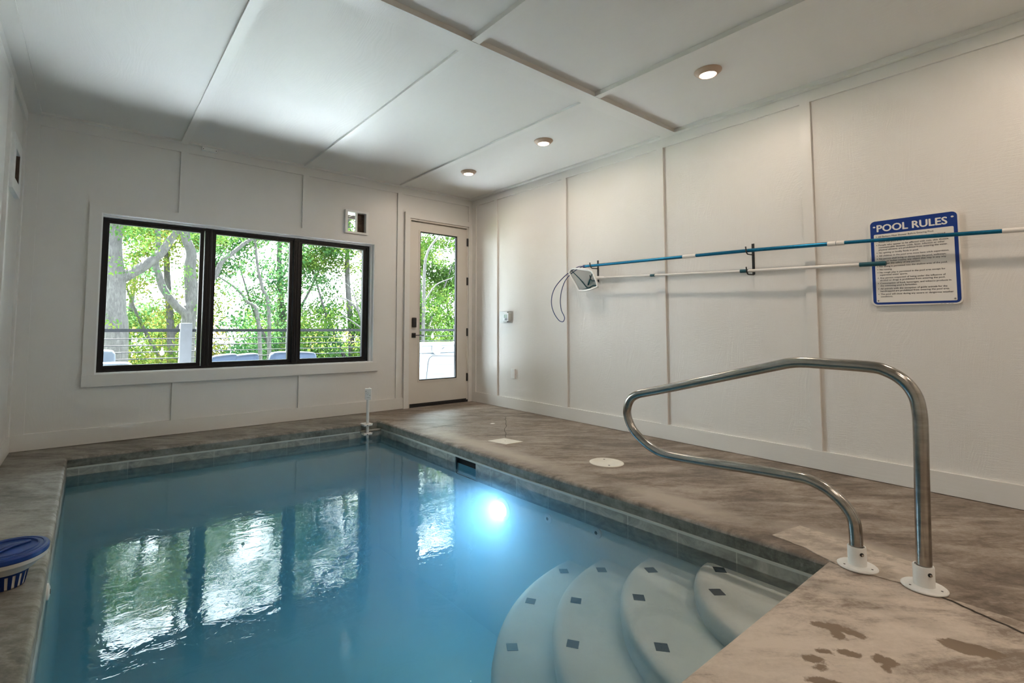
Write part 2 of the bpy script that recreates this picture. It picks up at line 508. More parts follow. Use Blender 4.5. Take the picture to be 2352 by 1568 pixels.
# baseboards
tag(bx('baseboard_right', mat_ty, -0.004, PB, YN, -0.012, 0.004, 0.139), kind='structure')
tag(bx('baseboard_back', mat_tx, XL, DX0 - 0.076, -0.004, PB, 0.004, 0.139), kind='structure')
tag(bx('baseboard_left', mat_ty, XL - PB, XL + 0.004, YN, -0.006, 0.004, 0.139), kind='structure')

# ------------------------------------------------------------------ floor (pool deck with rounded pool edge)
loop = [(-4.352, -0.462), (-1.925, -0.575), (-1.922, -0.505), (-1.705, -0.512), (-1.688, -0.600), (-1.674, -2.82), (-1.640, -3.70), (-1.615, -4.722), (-4.345, -4.718)]
RR = 0.022


def offs(lp, d):
    n = len(lp); out = []
    for i in range(n):
        p0, p1, p2 = Vector(lp[i - 1]), Vector(lp[i]), Vector(lp[(i + 1) % n])
        a = (p1 - p0).normalized(); b_ = (p2 - p1).normalized()
        na, nb = Vector((-a.y, a.x)), Vector((-b_.y, b_.x))     # outward (loop runs clockwise)
        k = 1.0 / max(0.3, 1 + na.dot(nb)); out.append(p1 + (na + nb) * k * d)
    return out


bm = bmesh.new()
prof = [(RR, 0.0)] + [(RR * (1 - math.sin(a)), -RR * (1 - math.cos(a))) for a in [PI / 2 * k / 5 for k in range(1, 6)]] + [(0.0, -0.082), (0.10, -0.082)]
rings = []
for d, z in prof:
    rings.append([bm.verts.new((p.x, p.y, z)) for p in offs(loop, d)])
NL = len(loop)
def side_mi(i):
    if i < 4: return 2
    if i < 7: return 0
    return 1 if i == 7 else 2
for j in range(len(rings) - 1):
    for i in range(NL):
        k = (i + 1) % NL
        f = bm.faces.new((rings[j][i], rings[j][k], rings[j + 1][k], rings[j + 1][i]))
        f.material_index = 3 if j >= 5 and i < 7 else side_mi(i)
        f.smooth = j < 5
ox0, ox1, oy0, oy1 = XL - 0.03, 0.03, YN - 0.02, PB + 0.12
R0 = rings[0]
V = lambda x, y: bm.verts.new((x, y, 0))
a_, b_, c_, d_ = V(ox0, oy1), V(-1.688, oy1), V(ox1, oy1), V(ox1, oy0)
e_, f_, g_ = V(-1.60, oy0), V(ox0, oy0), V(ox0, -0.49)
h_ = V(ox0, -4.74)
bm.faces.new([g_, a_, b_, R0[4], R0[3], R0[2], R0[1], R0[0]]).material_index = 2
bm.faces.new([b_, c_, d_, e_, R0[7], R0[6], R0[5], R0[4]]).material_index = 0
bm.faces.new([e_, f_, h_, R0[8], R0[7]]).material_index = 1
bm.faces.new([h_, g_, R0[0], R0[8]]).material_index = 2
bmesh.ops.triangulate(bm, faces=[f for f in bm.faces if len(f.verts) > 4])
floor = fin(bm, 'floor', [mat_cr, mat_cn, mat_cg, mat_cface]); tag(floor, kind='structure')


def groove(name, pts, wdt, depth=0.0012):
    """a hairline joint lying in the slab surface"""
    bm = bmesh.new(); vs = []
    for i, p in enumerate(pts):
        p = Vector(p); q = Vector(pts[min(i + 1, len(pts) - 1)]) - Vector(pts[max(i - 1, 0)])
        n = Vector((-q.y, q.x)).normalized() * wdt / 2
        vs.append((bm.verts.new((p.x + n.x, p.y + n.y, depth)), bm.verts.new((p.x - n.x, p.y - n.y, depth))))
    for a, b2 in zip(vs, vs[1:]): bm.faces.new((a[0], a[1], b2[1], b2[0]))
    return fin(bm, name, mat_joint, floor)


mat_joint = simple('joint_dark', (0.045, 0.036, 0.028), 0.9)  # flat dark colour of the slab joints and crack
groove('control_joint', [(-1.665, -1.222), (-1.2, -1.213), (-0.8, -1.205), (-0.425, -1.196), (-0.01, -1.138)], 0.006)
def wob(pts, n, amp):
    out = []
    for a, b2 in zip(pts, pts[1:]):
        for k in range(n):
            t = k / n; p = Vector(a).lerp(Vector(b2), t); out.append((p.x + random.uniform(-amp, amp), p.y + random.uniform(-amp, amp)))
    out.append(pts[-1]); return out
groove('crack', wob([(-0.43, -1.20), (-0.60, -1.42), (-0.85, -1.68), (-1.12, -2.0)], 6, 0.010), 0.005)
groove('control_joint', wob([(-1.612, -4.745), (-1.590, -4.93), (-1.618, -5.146), (-1.690, -5.318), (-1.70, -6.2), (-1.72, YN)], 10, 0.006), 0.011)
# pale mortar patch beside the rail
bm = bmesh.new()
pp = [(-1.515, -4.46), (-1.27, -4.50), (-1.335, -4.97), (-1.60, -5.02), (-1.622, -4.76), (-1.545, -4.62)]
pv = [bm.verts.new((x, y, 0.004)) for x, y in wob(pp + [pp[0]], 6, 0.004)[:-1]]
bm.faces.new(pv); r = bmesh.ops.extrude_face_region(bm, geom=bm.faces[:])
for v in r['geom']:
    if isinstance(v, bmesh.types.BMVert): v.co.z = -0.01
mat_patch = concrete('mortar_patch', [(0.34, 0.29, 0.24), (0.44, 0.375, 0.315), (0.51, 0.44, 0.37), (0.56, 0.48, 0.41), (0.6, 0.53, 0.46)], streak=(9, 14, 1), rough=0.75)
bmesh.ops.triangulate(bm, faces=bm.faces)
fin(bm, 'mortar_patch', mat_patch, floor)

# ------------------------------------------------------------------ pool basin
PX0, PX1, PXN = -4.350, -1.688, -1.618
WLV = -0.147
back_l, back_r, near_r, near_l = (-4.354, -0.460), (-1.686, -0.573), (-1.610, -4.724), (-4.347, -4.720)
mid_r = (-1.672, -2.82)
SK0, SK1 = -1.975, -2.268     # skimmer throat in the right wall


def rx_at(y):
    pts = [(-0.576, -1.686), (-2.82, -1.672), (-3.70, -1.638), (-4.724, -1.610)]
    for (ya, xa), (yb, xb_) in zip(pts, pts[1:]):
        if y >= yb: return xa + (xb_ - xa) * (y - ya) / (yb - ya)
    return pts[-1][1]


bm = bmesh.new()
def quad(p, q, z0, z1, mi=0, off=(0, 0)):
    vs = [bm.verts.new((p[0] + off[0], p[1] + off[1], z0)), bm.verts.new((q[0] + off[0], q[1] + off[1], z0)),
          bm.verts.new((q[0] + off[0], q[1] + off[1], z1)), bm.verts.new((p[0] + off[0], p[1] + off[1], z1))]
    bm.faces.new(vs).material_index = mi
ZB, ZT = -1.35, -0.078
ring2 = [back_l, back_r, mid_r, (-1.638, -3.70), near_r, near_l]
for p, q in zip(ring2, ring2[1:] + ring2[:1]):
    if p == back_r:     # leave the skimmer throat open
        A, B_ = (rx_at(SK0), SK0), (rx_at(SK1), SK1)
        quad(p, A, ZB, ZT); quad(B_, q, ZB, ZT); quad(A, B_, ZB, -0.24)
    else: quad(p, q, ZB, ZT)
bm.faces.new([bm.verts.new((p[0], p[1], ZB)) for p in ring2])
fx = rx_at(-2.1)
for (x0, x1, y0, y1, z0, z1) in [(fx + .035, fx + .04, SK1, SK0, -.24, -.0835), (fx + .004, fx + .3, SK0, SK0 + .01, -0.24, -0.08), (fx, fx + .3, SK1 - .01, SK1, -0.24, -0.08), (fx + .3, fx + .31, SK1, SK0, -.24, -.08), (fx + .006, fx + .3, SK1, SK0, -.25, -.24), (fx + .002, fx + .3, SK1, SK0, -.0915, -.083)]:
    box(bm, x0, x1, y0, y1, z0, z1, 1)  # throat shade put into near-black sides and a dark panel across the mouth
basin = tag(fin(bm, 'pool_basin', [mat_plaster, mat_dark]), kind='structure')

bx('notch_ledge', mat_cface, -1.935, -1.690, -0.60, -0.49, -0.095, -0.083, basin)
# waterline tile bands and the pale strip above them, one per side
def band(name, mat, p, q, z0, z1, thick, parent):
    bm2 = bmesh.new(); d = (Vector(q) - Vector(p)).normalized(); n = Vector((d.y, -d.x)) * thick
    vs = []
    for z in (z0, z1):
        for P in (Vector(p), Vector(q), Vector(q) + n, Vector(p) + n): vs.append(bm2.verts.new((P.x, P.y, z)))
    for f in [(0, 1, 2, 3), (4, 7, 6, 5), (0, 4, 5, 1), (1, 5, 6, 2), (2, 6, 7, 3), (3, 7, 4, 0)]: bm2.faces.new([vs[i] for i in f])
    return fin(bm2, name, mat, parent)


mat_strip = simple('pale_edge_strip', (0.52, 0.56, 0.53), 0.4)
sides = [[back_l, back_r], [back_r, (rx_at(SK0), SK0)], [(rx_at(SK1), SK1), mid_r], [mid_r, (-1.638, -3.70)], [(-1.638, -3.70), near_r], [near_r, near_l], [near_l, back_l]]
for p, q in sides: band('tile_band', mat_tile, p, q, -0.232, -0.092 if p != near_l else -0.079, 0.010 if p != near_l else 0.003, basin)
for p, q in [sides[0], [back_r, mid_r], sides[3], sides[4], sides[5]]: band('edge_strip', mat_strip, p, q, -0.092, -0.080, 0.014, basin)

# corner entry steps: quarter rounds stacked out of the near right corner
steps = empty('pool_steps', (-1.9, -4.4, -0.9), 'pale plaster pool steps, quarter-round, set with black diamond tiles in the corner under the handrail', 'steps')
CCX, CCY = -1.613, -4.722
spec = [(0.555, -0.190, [82, 51]), (0.900, -0.292, [79, 56, 28.5, 5]), (1.222, -0.410, [81.5, 61, 42, 22, 4]), (1.505, -0.520, [82.5, 65, 47.5, 29, 11])]
for i, (R_, z, angs) in enumerate(spec):
    bm = bmesh.new(); zb = spec[i + 1][1] if i + 1 < len(spec) else ZB
    N = 40; prof = [(0.0, 0.0), (R_ - 0.05, 0.0), (R_ - 0.02, -0.006), (R_ - 0.005, -0.02), (R_, -0.04), (R_ - 0.01, zb - z - 0.02)]
    rr = []
    for (r0, dz) in prof:
        rr.append([bm.verts.new((CCX + 0.03 - (r0 + 0.03 if r0 else 0) * math.cos(PI / 2 * k / N) - 0.0, CCY - 0.03 + (r0 + 0.03 if r0 else 0) * math.sin(PI / 2 * k / N), z + dz)) for k in range(N + 1)])
    for a, b2 in zip(rr, rr[1:]):
        for k in range(N):
            if (a[k].co - a[k + 1].co).length < 1e-6: bm.faces.new((a[k], b2[k + 1], b2[k]))
            else: bm.faces.new((a[k], a[k + 1], b2[k + 1], b2[k]))
    bmesh.ops.remove_doubles(bm, verts=bm.verts, dist=1e-5)
    st = fin(bm, 'step', mat_plaster, steps, autos=50)
    for k, a in enumerate(angs):
        rr_ = R_ - 0.103; ang = math.radians(a); cx_, cy_ = CCX - rr_ * math.cos(ang), CCY + rr_ * math.sin(ang)
        if cy_ < CCY + 0.02 or cx_ > CCX - 0.02: continue
        bm = bmesh.new(); s = 0.027
        tw = random.uniform(-0.25, 0.25)
        vs = [bm.verts.new((cx_ + s * math.sqrt(2) * math.cos(tw + PI / 2 * j), cy_ + s * math.sqrt(2) * math.sin(tw + PI / 2 * j), z + 0.002)) for j in range(4)]
        f = bm.faces.new(vs); r = bmesh.ops.extrude_face_region(bm, geom=[f])
        for v in r['geom']:
            if isinstance(v, bmesh.types.BMVert): v.co.z -= 0.006
        fin(bm, 'accent_tile', mat_diamond, st)

# water body
bm = bmesh.new()
top = [(-4.37, -0.44), (-1.676, -0.555), (-1.662, -2.82), (-1.628, -3.70), (-1.600, -4.74), (-4.37, -4.74)]
lo = [bm.verts.new((x, y, ZB - 0.03)) for x, y in top]; hi = [bm.verts.new((x, y, WLV)) for x, y in top]
bm.faces.new(lo); bm.faces.new(hi)
for i in range(6): bm.faces.new((lo[i], lo[(i + 1) % 6], hi[(i + 1) % 6], hi[i]))
wat = fin(bm, 'water', mat_water); tag(wat, kind='structure')

# underwater light on the right wall
mat_lens = simple('pool_light_lens', (0.9, 0.95, 1.0), 0.2, emit=(0.85, 0.93, 1.0), es=7)
pl = empty('pool_light', (rx_at(-2.60), -2.60, -0.37), 'round white underwater pool light glowing in the pool wall below the skimmer', 'light')
lt('bezel', mat_white, [(0.0, 0), (0.085, 0), (0.085, 0.008), (0.07, 0.014), (0.0, 0.014)], (rx_at(-2.6) - 0.0, -2.60, -0.37), pl, axis='X', flip=-1)
lt('lens', mat_lens, [(0.0, 0), (0.052, 0), (0.047, 0.006), (0.0, 0.009)], (rx_at(-2.6) - 0.0141, -2.60, -0.37), pl, axis='X', flip=-1)
ld = bpy.data.lights.new('pool_lamp', 'AREA'); ld.shape = 'DISK'; ld.size = 0.12; ld.energy = POOL_W; ld.color = (0.72, 0.88, 1.0)
lo_ = bpy.data.objects.new('pool_lamp', ld); COL.objects.link(lo_); lo_.location = (rx_at(-2.6) - 0.03, -2.60, -0.37)
lo_.rotation_euler = Vector((1, 0, 0.12)).to_track_quat('Z', 'Y').to_euler()

# return jets
def jet(loc, axis_flip, label, ax='X'):
    j = empty('return_jet', loc, label, 'pool fitting', 'white return fittings in the pool wall')
    lt('flange', mat_white, [(0.0, 0), (0.036, 0), (0.034, 0.007), (0.02, 0.012), (0.0, 0.012)], loc, j, axis=ax, flip=axis_flip, seg=24)
    l2 = Vector(loc) + (Vector((axis_flip * 0.0121, 0, 0)))
    lt('nozzle', mat_hole, [(0.0, 0), (0.011, 0), (0.009, 0.002), (0.0, 0.002)], l2, j, axis=ax, flip=axis_flip, seg=16)
jet((rx_at(-3.07), -3.07, -0.300), -1, 'white return jet in the pool wall, the one nearer the underwater light')
jet((rx_at(-3.48), -3.48, -0.268), -1, 'white return jet in the pool wall, the one nearer the pool steps')
jet((-4.348, -2.66, -0.12), 1, 'small white fitting poking from the left pool edge beside the chlorine floater')

# ------------------------------------------------------------------ window
win = tag(bx('window_1', mat_reveal, WX0 - 0.0, WX0 + 0.012, 0.0, PB + WT, WZ0, WZ1), kind='structure')
for a in [(-1.548, WX1, 0.05, PB + WT, WZ0, WZ1), (WX0 + .0121, WX1 - .0081, 0.0, 0.0499, WZ0, WZ0 + 0.012), (WX0 + .0121, -1.5481, 0.0501, PB + WT, WZ0, WZ0 + 0.012), (WX0 + .0121, -1.5481, 0.0501, PB + WT, 2.032, WZ1), (WX1 - 0.008, WX1, 0.0, 0.05, WZ0, WZ1), (WX0 + .0121, WX1 - .0081, 0.0, 0.0499, WZ1 - 0.008, WZ1)]:
    bx('reveal', mat_reveal, *a, win)
# casing
bm = bmesh.new()
def casing(bm, x0, x1, z0, z1, X0, X1, Z0, Z1, y0, y1, open_bottom=False):
    box(bm, X0, x0, y0, y1, Z0, Z1); box(bm, x1, X1, y0, y1, Z0, Z1)
    box(bm, x0, x1, y0, y1, z1, Z1)
    if not open_bottom: box(bm, x0, x1, y0, y1, Z0, z0)
casing(bm, WX0, WX1, WZ0, WZ1, WC0, WC1, WCZ0, WCZ1, -0.004, PB)
fin(bm, 'casing', mat_tx, win)
bx('sill_nosing', mat_tx, WC0, WC1, -0.016, -0.004, WCZ0 + 0.004, WZ0 - 0.006, win)
fx0, fx1, fz0, fz1 = WX0 + 0.012, -1.548, WZ0 + 0.012, 2.032
FY = 0.118
bm = bmesh.new(); casing(bm, fx0 + .03, fx1 - .03, fz0 + .022, fz1 - .022, fx0, fx1, fz0, fz1, FY - 0.03, FY + 0.07)
box(bm, fx0 + .03, fx1 - .03, FY - 0.04, FY - 0.028, fz0, fz0 + 0.012)
fin(bm, 'frame', mat_black, win)
panes = [(-4.146, -3.403), (-3.257, -2.510), (-2.368, -1.620)]
for xm in (-3.330, -2.440):
    bx('mullion', mat_black, xm - 0.031, xm + 0.031, FY - 0.045, FY + 0.07, fz0, fz1, win, bev=0.003)
    for s in (-1, 1): bx('mullion_rib', mat_black, xm + s * 0.012 - 0.002, xm + s * 0.012 + 0.002, FY - 0.052, FY - 0.044, fz0 + 0.03, fz1 - 0.03, win)
for (a, b2) in panes:
    bm = bmesh.new(); casing(bm, a, b2, 0.672, 1.985, a - 0.036, b2 + 0.036, 0.632, 2.022, FY - 0.012, FY + 0.03)
    casing(bm, a - 0.002, b2 + 0.002, 0.670, 1.987, a - 0.012, b2 + 0.012, 0.66, 1.997, FY - 0.018, FY - 0.012)
    sash = fin(bm, 'sash', mat_black, win)
    bx('pane', mat_glass, a - 0.003, b2 + 0.003, FY + 0.008, FY + 0.012, 0.669, 1.988, sash)
    bx('lock', mat_black, (a + b2) / 2 - 0.05, (a + b2) / 2 + 0.05, FY - 0.03, FY - 0.012, 1.995, 2.006, sash)

# ------------------------------------------------------------------ door
door = tag(bx('door_1', mat_door, DX0 + 0.02, DX0 + 0.02 + 0.148, 0.022, 0.066, 0.045, 2.415), kind='structure')
sx0, sx1, gx0, gx1, gz0, gz1 = DX0 + 0.02, -0.082, -0.851, -0.250, 0.337, 2.300
bm = bmesh.new()
casing(bm, gx0, gx1, gz0, gz1, sx0, sx1, 0.045, 2.415, 0.020, 0.064)
fin(bm, 'stile', mat_door, door)
bm = bmesh.new(); casing(bm, gx0 + 0.012, gx1 - 0.012, gz0 + .012, gz1 - .012, gx0, gx1, gz0, gz1, 0.024, 0.06)
fin(bm, 'glazing_bead', mat_black, door)
bm = bmesh.new(); casing(bm, gx0, gx1, gz0, gz1, gx0 - 0.018, gx1 + 0.018, gz0 - .018, gz1 + .018, 0.014, 0.0199)
fin(bm, 'glass_frame', mat_door, door)
bx('pane', mat_glass, gx0 + 0.01, gx1 - 0.01, 0.040, 0.044, gz0 + 0.01, gz1 - 0.01, door)
bx('jamb', mat_door, DX0, DX0 + 0.018, 0.0, PB + WT, 0, DZ1, door)
bx('jamb', mat_door, -0.081, DX1 + 0.008, 0.02, PB + WT, 0, DZ1, door)
bx('jamb', mat_door, DX0 + 0.018, -0.081, 0.0, PB + WT, 2.43, DZ1, door)
bm = bmesh.new(); box(bm, sx0 - .004, sx0 + .02, .0641, .085, 0, 2.43); box(bm, sx1 - .02, sx1 + .004, .0641, .085, 0, 2.43); box(bm, sx0, sx1, .0641, .085, 2.39, 2.432)
fin(bm, 'door_stop', mat_door, door)
bx('threshold', mat_blackm, DX0, DX1, 0.005, PB + WT + 0.02, -0.01, 0.03, door)
bx('door_sweep', mat_blackm, sx0, sx1, 0.018, 0.062, 0.026, 0.045, door)
for z in (2.235, 1.680, 0.965, 0.340):
    hg = bx('hinge', mat_blackm, -0.084, -0.064, 0.004, 0.026, z - 0.055, z + 0.055, door, bev=0.003)
bx('deadbolt', mat_blackm, -0.967, -0.905, -0.004, 0.0199, 1.03, 1.155, door, bev=0.008)
hd = bx('door_handle', mat_blackm, -0.967, -0.908, 0.008, 0.0199, 0.895, 0.957, door, bev=0.004)
tb('lever', mat_blackm, [(-0.937, 0.01, 0.928), (-0.937, -0.035, 0.928), (-0.925, -0.045, 0.928), (-0.82, -0.045, 0.926)], 0.006, hd, seg=10)
bm = bmesh.new()
box(bm, DX0 - 0.076, DX0 - 0.004, -0.016, PB, 0.0, 2.525); box(bm, DX0 - 0.004, -0.060, -0.016, PB, 2.452, 2.525)
tag(fin(bm, 'trim_8', mat_tzb), kind='structure')

# ------------------------------------------------------------------ vent window in the back wall
mat_brown = simple('weathered_wood', (0.10, 0.065, 0.045), 0.8, noise=(20, 0.5))
ven = empty('vent_window', (-1.758, 0.0, 2.15), 'small white two-light vent frame high on the wall above the window corner', 'vent')
bm = bmesh.new(); casing(bm, VX0, VX1, VZ0, VZ1, VX0 - 0.03, VX1 + 0.03, VZ0 - 0.024, VZ1 + 0.024, -0.012, PB)
fin(bm, 'frame', mat_white, ven)
bx('mullion', mat_white, -1.768, -1.749, 0.0, 0.03, VZ0, VZ1, ven)
bx('liner', mat_brown, VX0, VX0 + 0.004, 0.019, PB + WT, VZ0, VZ1, ven)
bx('liner', mat_brown, VX0, VX1, 0.019, PB + WT, VZ0, VZ0 + 0.004, ven)
bx('pane', mat_glass, VX0, -1.768, 0.02, 0.023, VZ0, VZ1, ven)
bm = bmesh.new()
for k in range(12):
    z = VZ0 + 0.004 + k * 0.0195; box(bm, -1.749, VX1, 0.05, 0.062, z, z + 0.016)
box(bm, -1.749, VX1, 0.062, 0.07, VZ0, VZ1)
fin(bm, 'louvre', mat_brown, ven)

# vent frame high in the left wall
ven2 = empty('vent_opening', (XL, -0.58, 2.02), 'white framed small opening with raw brown wood inside, high on the left wall', 'vent')
bm = bmesh.new()
for (y0, y1, z0, z1) in [(-0.80, -0.70, 2.02, 2.42), (-0.46, -0.36, 2.02, 2.42), (-0.70, -0.46, 2.02, 2.11), (-0.70, -0.46, 2.33, 2.42)]:
    box(bm, XL - PB, XL + 0.012, y0, y1, z0, z1)
fin(bm, 'frame', mat_white, ven2)
bx('backing', mat_brown, XL - 0.15, XL - 0.10, -0.70, -0.46, 2.11, 2.33, ven2)
bx('liner', mat_brown, XL - 0.15, XL + 0.010, -0.466, -0.4602, 2.11, 2.33, ven2)
bx('liner', mat_brown, XL - 0.15, XL - 0.0181, -0.70, -0.46, 2.325, 2.3301, ven2)
bx('slat', mat_brown, XL - 0.10, XL - 0.03, -0.60, -0.585, 2.11, 2.33, ven2)

# sensor box on the ceiling trim
sb = empty('sensor_box', (-3.365, -0.02, 2.80), 'small white rectangular sensor box with two screws on the frieze above the window', 'sensor')
bx('body', mat_white, -3.435, -3.300, -0.042, -0.0001, 2.800, 2.836, sb, bev=0.002)
for x in (-3.425, -3.31): lt('screw', mat_hole, [(0, 0), (0.004, 0), (0.004, 0.001), (0, 0.001)], (x, -0.0425, 2.812), sb, axis='Y', flip=-1, seg=12)

# ------------------------------------------------------------------ recessed ceiling lights
mat_rim = simple('lamp_ring_glow_tint', (0.50, 0.36, 0.26), 0.4)  # warm glow of the lens put into the ring's orange-brown colour
mat_led = simple('lamp_lens', (1, 0.95, 0.85), 0.3, emit=(1.0, 0.86, 0.68), es=6)
LP = [(-0.82, -1.00, 'nearest the door'), (-0.82, -2.22, 'between the door light and the handrail light'), (-0.82, -3.855, 'above the handrail, largest in the photo'), (-0.82, -5.45, 'just behind the camera along the right wall'), (-3.4, -6.3, 'unseen, added to brighten the near room, behind the camera on the left'), (-2.1, -6.3, 'unseen, added to brighten the near room, behind the camera in the middle'), (-0.82, -6.9, 'unseen, added to brighten the near room, in the far corner behind the camera')]  # back row and far corner lamps are unseen, added to brighten the near room
for i, (x, y, wh) in enumerate(LP):
    z = (HP if y > -3.02 else HN) - 0.0005
    t = empty('ceiling_light', (x, y, z), 'round warm downlight in the ceiling, ' + wh, 'ceiling light', 'warm ceiling downlights in a row')
    lt('trim_ring', mat_rim, [(0.055, 0.0), (0.092, 0.0), (0.092, 0.003), (0.088, 0.008), (0.063, 0.030), (0.058, 0.031), (0.055, 0.027)], (x, y, z), t, flip=-1, seg=40, autos=60)
    lt('lens', mat_led, [(0.0, 0.0), (0.056, 0.0), (0.052, 0.005), (0.0, 0.007)], (x, y, z - 0.026), t, flip=-1, seg=40)
    ld = bpy.data.lights.new('lamp', 'AREA'); ld.shape = 'DISK'; ld.size = 0.105; ld.energy = LAMP_W; ld.color = (1.0, 0.83, 0.67)
    o = bpy.data.objects.new('lamp', ld); COL.objects.link(o); o.location = (x, y, z - 0.036)

# ------------------------------------------------------------------ wall fittings on the right wall
m = bx('outlet_plate', mat_white, -0.005, PB, -0.90, -0.83, 0.388, 0.506, bev=0.002)
tag(m, 'white wall outlet plate low on the right wall near the corner', 'outlet')
mat_clear = glass('clear_cover', (0.95, 0.965, 0.97), 1.12)
th = empty('thermostat', (0.0, -0.74, 1.165), 'thermostat inside a clear locking cover on the right wall by the door corner', 'thermostat')
bx('body', mat_white, -0.022, PB, -0.80, -0.69, 1.115, 1.215, th, bev=0.003)
bx('screen', simple('lcd_screen', (0.16, 0.24, 0.14), 0.25), -0.0235, -0.022, -0.775, -0.715, 1.155, 1.20, th)
bx('button', simple('grey_button', (0.07, 0.08, 0.10), 0.4), -0.0245, -0.022, -0.775, -0.735, 1.125, 1.15, th)
cov = bx('clear_cover', mat_clear, -0.05, -0.046, -0.835, -0.655, 1.09, 1.24, th)
for (y0, y1, z0, z1) in [(-0.835, -0.831, 1.09, 1.24), (-0.659, -0.655, 1.09, 1.24), (-0.831, -0.659, 1.09, 1.094), (-0.831, -0.659, 1.236, 1.24)]:
    bx('cover_side', mat_clear, -0.046, PB, y0, y1, z0, z1, th)
for z in (1.105, 1.226): bx('hinge', mat_hole, -0.053, -0.046, -0.825, -0.812, z - 0.006, z + 0.006, th)

# ------------------------------------------------------------------ sign
def rrect(w0, w1, h0, h1, r, n=8):
    out = []
    for (cx_, cy_, a0) in [(w1 - r, h1 - r, 0), (w0 + r, h1 - r, 90), (w0 + r, h0 + r, 180), (w1 - r, h0 + r, 270)]:
        for k in range(n + 1):
            a = math.radians(a0 + 90 * k / n); out.append((cx_ + r * math.cos(a), cy_ + r * math.sin(a)))
    return out


SY0, SZ0, SW, SH = -4.545, 1.188, 0.452, 0.588      # left edge (seen from the room), bottom, width, height
mat_sw = simple('sign_white', (0.74, 0.71, 0.66), 0.35); mat_sb = simple('sign_blue', (0.005, 0.035, 0.22), 0.3); mat_st = simple('sign_print', (0.02, 0.02, 0.025), 0.4)
def signpt(u, v, x): return (x, SY0 - u, SZ0 + v)
def plate(name, mat, outline, x0, x1, parent):
    bm = bmesh.new(); a = [bm.verts.new(signpt(u, v, x0)) for u, v in outline]; f = bm.faces.new(a)
    r = bmesh.ops.extrude_face_region(bm, geom=[f])
    for v in r['geom']:
        if isinstance(v, bmesh.types.BMVert): v.co.x = x1
    return fin(bm, name, mat, parent)
sign = empty('pool_rules_sign', (0, SY0 - SW / 2, SZ0), 'blue and white pool rules sign on the right wall behind the hanging poles', 'sign')
plate('panel', mat_sw, rrect(0, SW, 0, SH, 0.032), PB, -0.003, sign)
plate('blue_border', mat_sb, rrect(0.008, SW - 0.008, 0.008, SH - 0.008, 0.027), -0.003, -0.0036, sign)
plate('text_field', mat_sw, rrect(0.026, SW - 0.026, 0.022, SH - 0.100, 0.007), -0.0036, -0.0042, sign)


def lettering(name, s, u, v, size, width, mat, x, parent, fat=0.0):
    cu = bpy.data.curves.new(name, 'FONT'); cu.body = s; cu.size = size; cu.extrude = 0.0002; cu.resolution_u = 3
    tmp = bpy.data.objects.new('tmp_text', cu); COL.objects.link(tmp)
    dg = bpy.context.evaluated_depsgraph_get(); me = bpy.data.meshes.new_from_object(tmp.evaluated_get(dg))
    bpy.data.objects.remove(tmp, do_unlink=True); me.name = name
    n = len(me.vertices); co = np.empty(n * 3); me.vertices.foreach_get('co', co); co = co.reshape(-1, 3)
    mn, mx = co[:, 0].min(), co[:, 0].max(); k = width / (mx - mn) if width else 1.0
    out = np.empty_like(co); uu = u + (co[:, 0] - mn) * k; vv = v + co[:, 1]
    out[:, 0] = x - co[:, 2]; out[:, 1] = SY0 - uu; out[:, 2] = SZ0 + vv
    me.vertices.foreach_set('co', out.ravel()); me.update()
    bm = bmesh.new()      # heavier strokes: the outline repeated a hair to each side
    for k, (du, dv) in enumerate(((0, 0), (-1, 0), (1, 0), (0, 0.7), (0, -0.7))):
        n0 = len(bm.verts); bm.from_mesh(me); bm.verts.ensure_lookup_table()
        for q in bm.verts[n0:]: q.co += Vector((-0.00001 * k, du * fat, dv * fat))
    bm.to_mesh(me); bm.free()
    return link(name, me, mat, parent)


lettering('heading', 'POOL RULES', 0.045, SH - 0.082, 0.066, 0.352, mat_sw, -0.0038, sign, 0.0019)
lines = [('*', 'All Bathers Must Shower Before Entering Pool.', .283), ('*', 'Smoking, glass and pets are not permitted', .335), ('', 'within the pool area or bathroom facilities.', .262),
         ('*', 'People who appear to be afflicted with cuts, skin disease,', .352), ('', 'communicable diseases, colds, fever, infection or other', .332), ('', 'physical ailments are prohibited from entering the water.', .345),
         ('*', 'No spitting or bodily fluids in pool.', .205), ('*', 'All children in the pool area must have adult supervision.', .35),
         ('*', 'No person shall bring or throw into the pool, walkways,', .335), ('', 'aisles, or locker rooms, any object that may in any way', .335), ('', 'endanger the safety of any person.', .212),
         ('*', 'No diving is permitted into the shallow area of the pool.', .34), ('*', 'No running.', .066), ('*', 'No rough play is permitted in the pool area except for', .328), ('', 'supervised water sports.', .145),
         ('*', 'Any person suspected of being under the influence of', .328), ('', 'alcohol or drugs is prohibited from entering the pool.', .325),
         ('*', 'Consumption of food, beverages, and tobacco products in', .352), ('', 'the swimming pool is forbidden.', .19),
         ('*', 'All animals with the exception of guide animals for the', .333), ('', 'handicapped are prohibited from entering the pool area.', .343),
         ('*', 'The pool will close during any severe or dangerous weather', .36), ('', 'conditions.', .064)]
v = SH - 0.122; first = True
for b0, s, wd in lines:
    if not first: v -= 0.0205 if b0 else 0.0163
    first = False
    lettering('text_line', s, 0.050, v, 0.0148, wd, mat_st, -0.0043, sign, 0.00028)
    if b0:
        plate('bullet', mat_st, [(0.040 + 0.0026 * math.cos(a * PI / 4), v + 0.005 + 0.0026 * math.sin(a * PI / 4)) for a in range(8)], -0.0042, -0.0046, sign)
for (u, vv) in [(0.030, SH - 0.048), (SW - 0.030, SH - 0.040)]:
    plate('screw_cap', mat_sw, [(u + 0.007 * math.cos(a * PI / 6), vv + 0.0055 * math.sin(a * PI / 6)) for a in range(12)], -0.0036, -0.0062, sign)
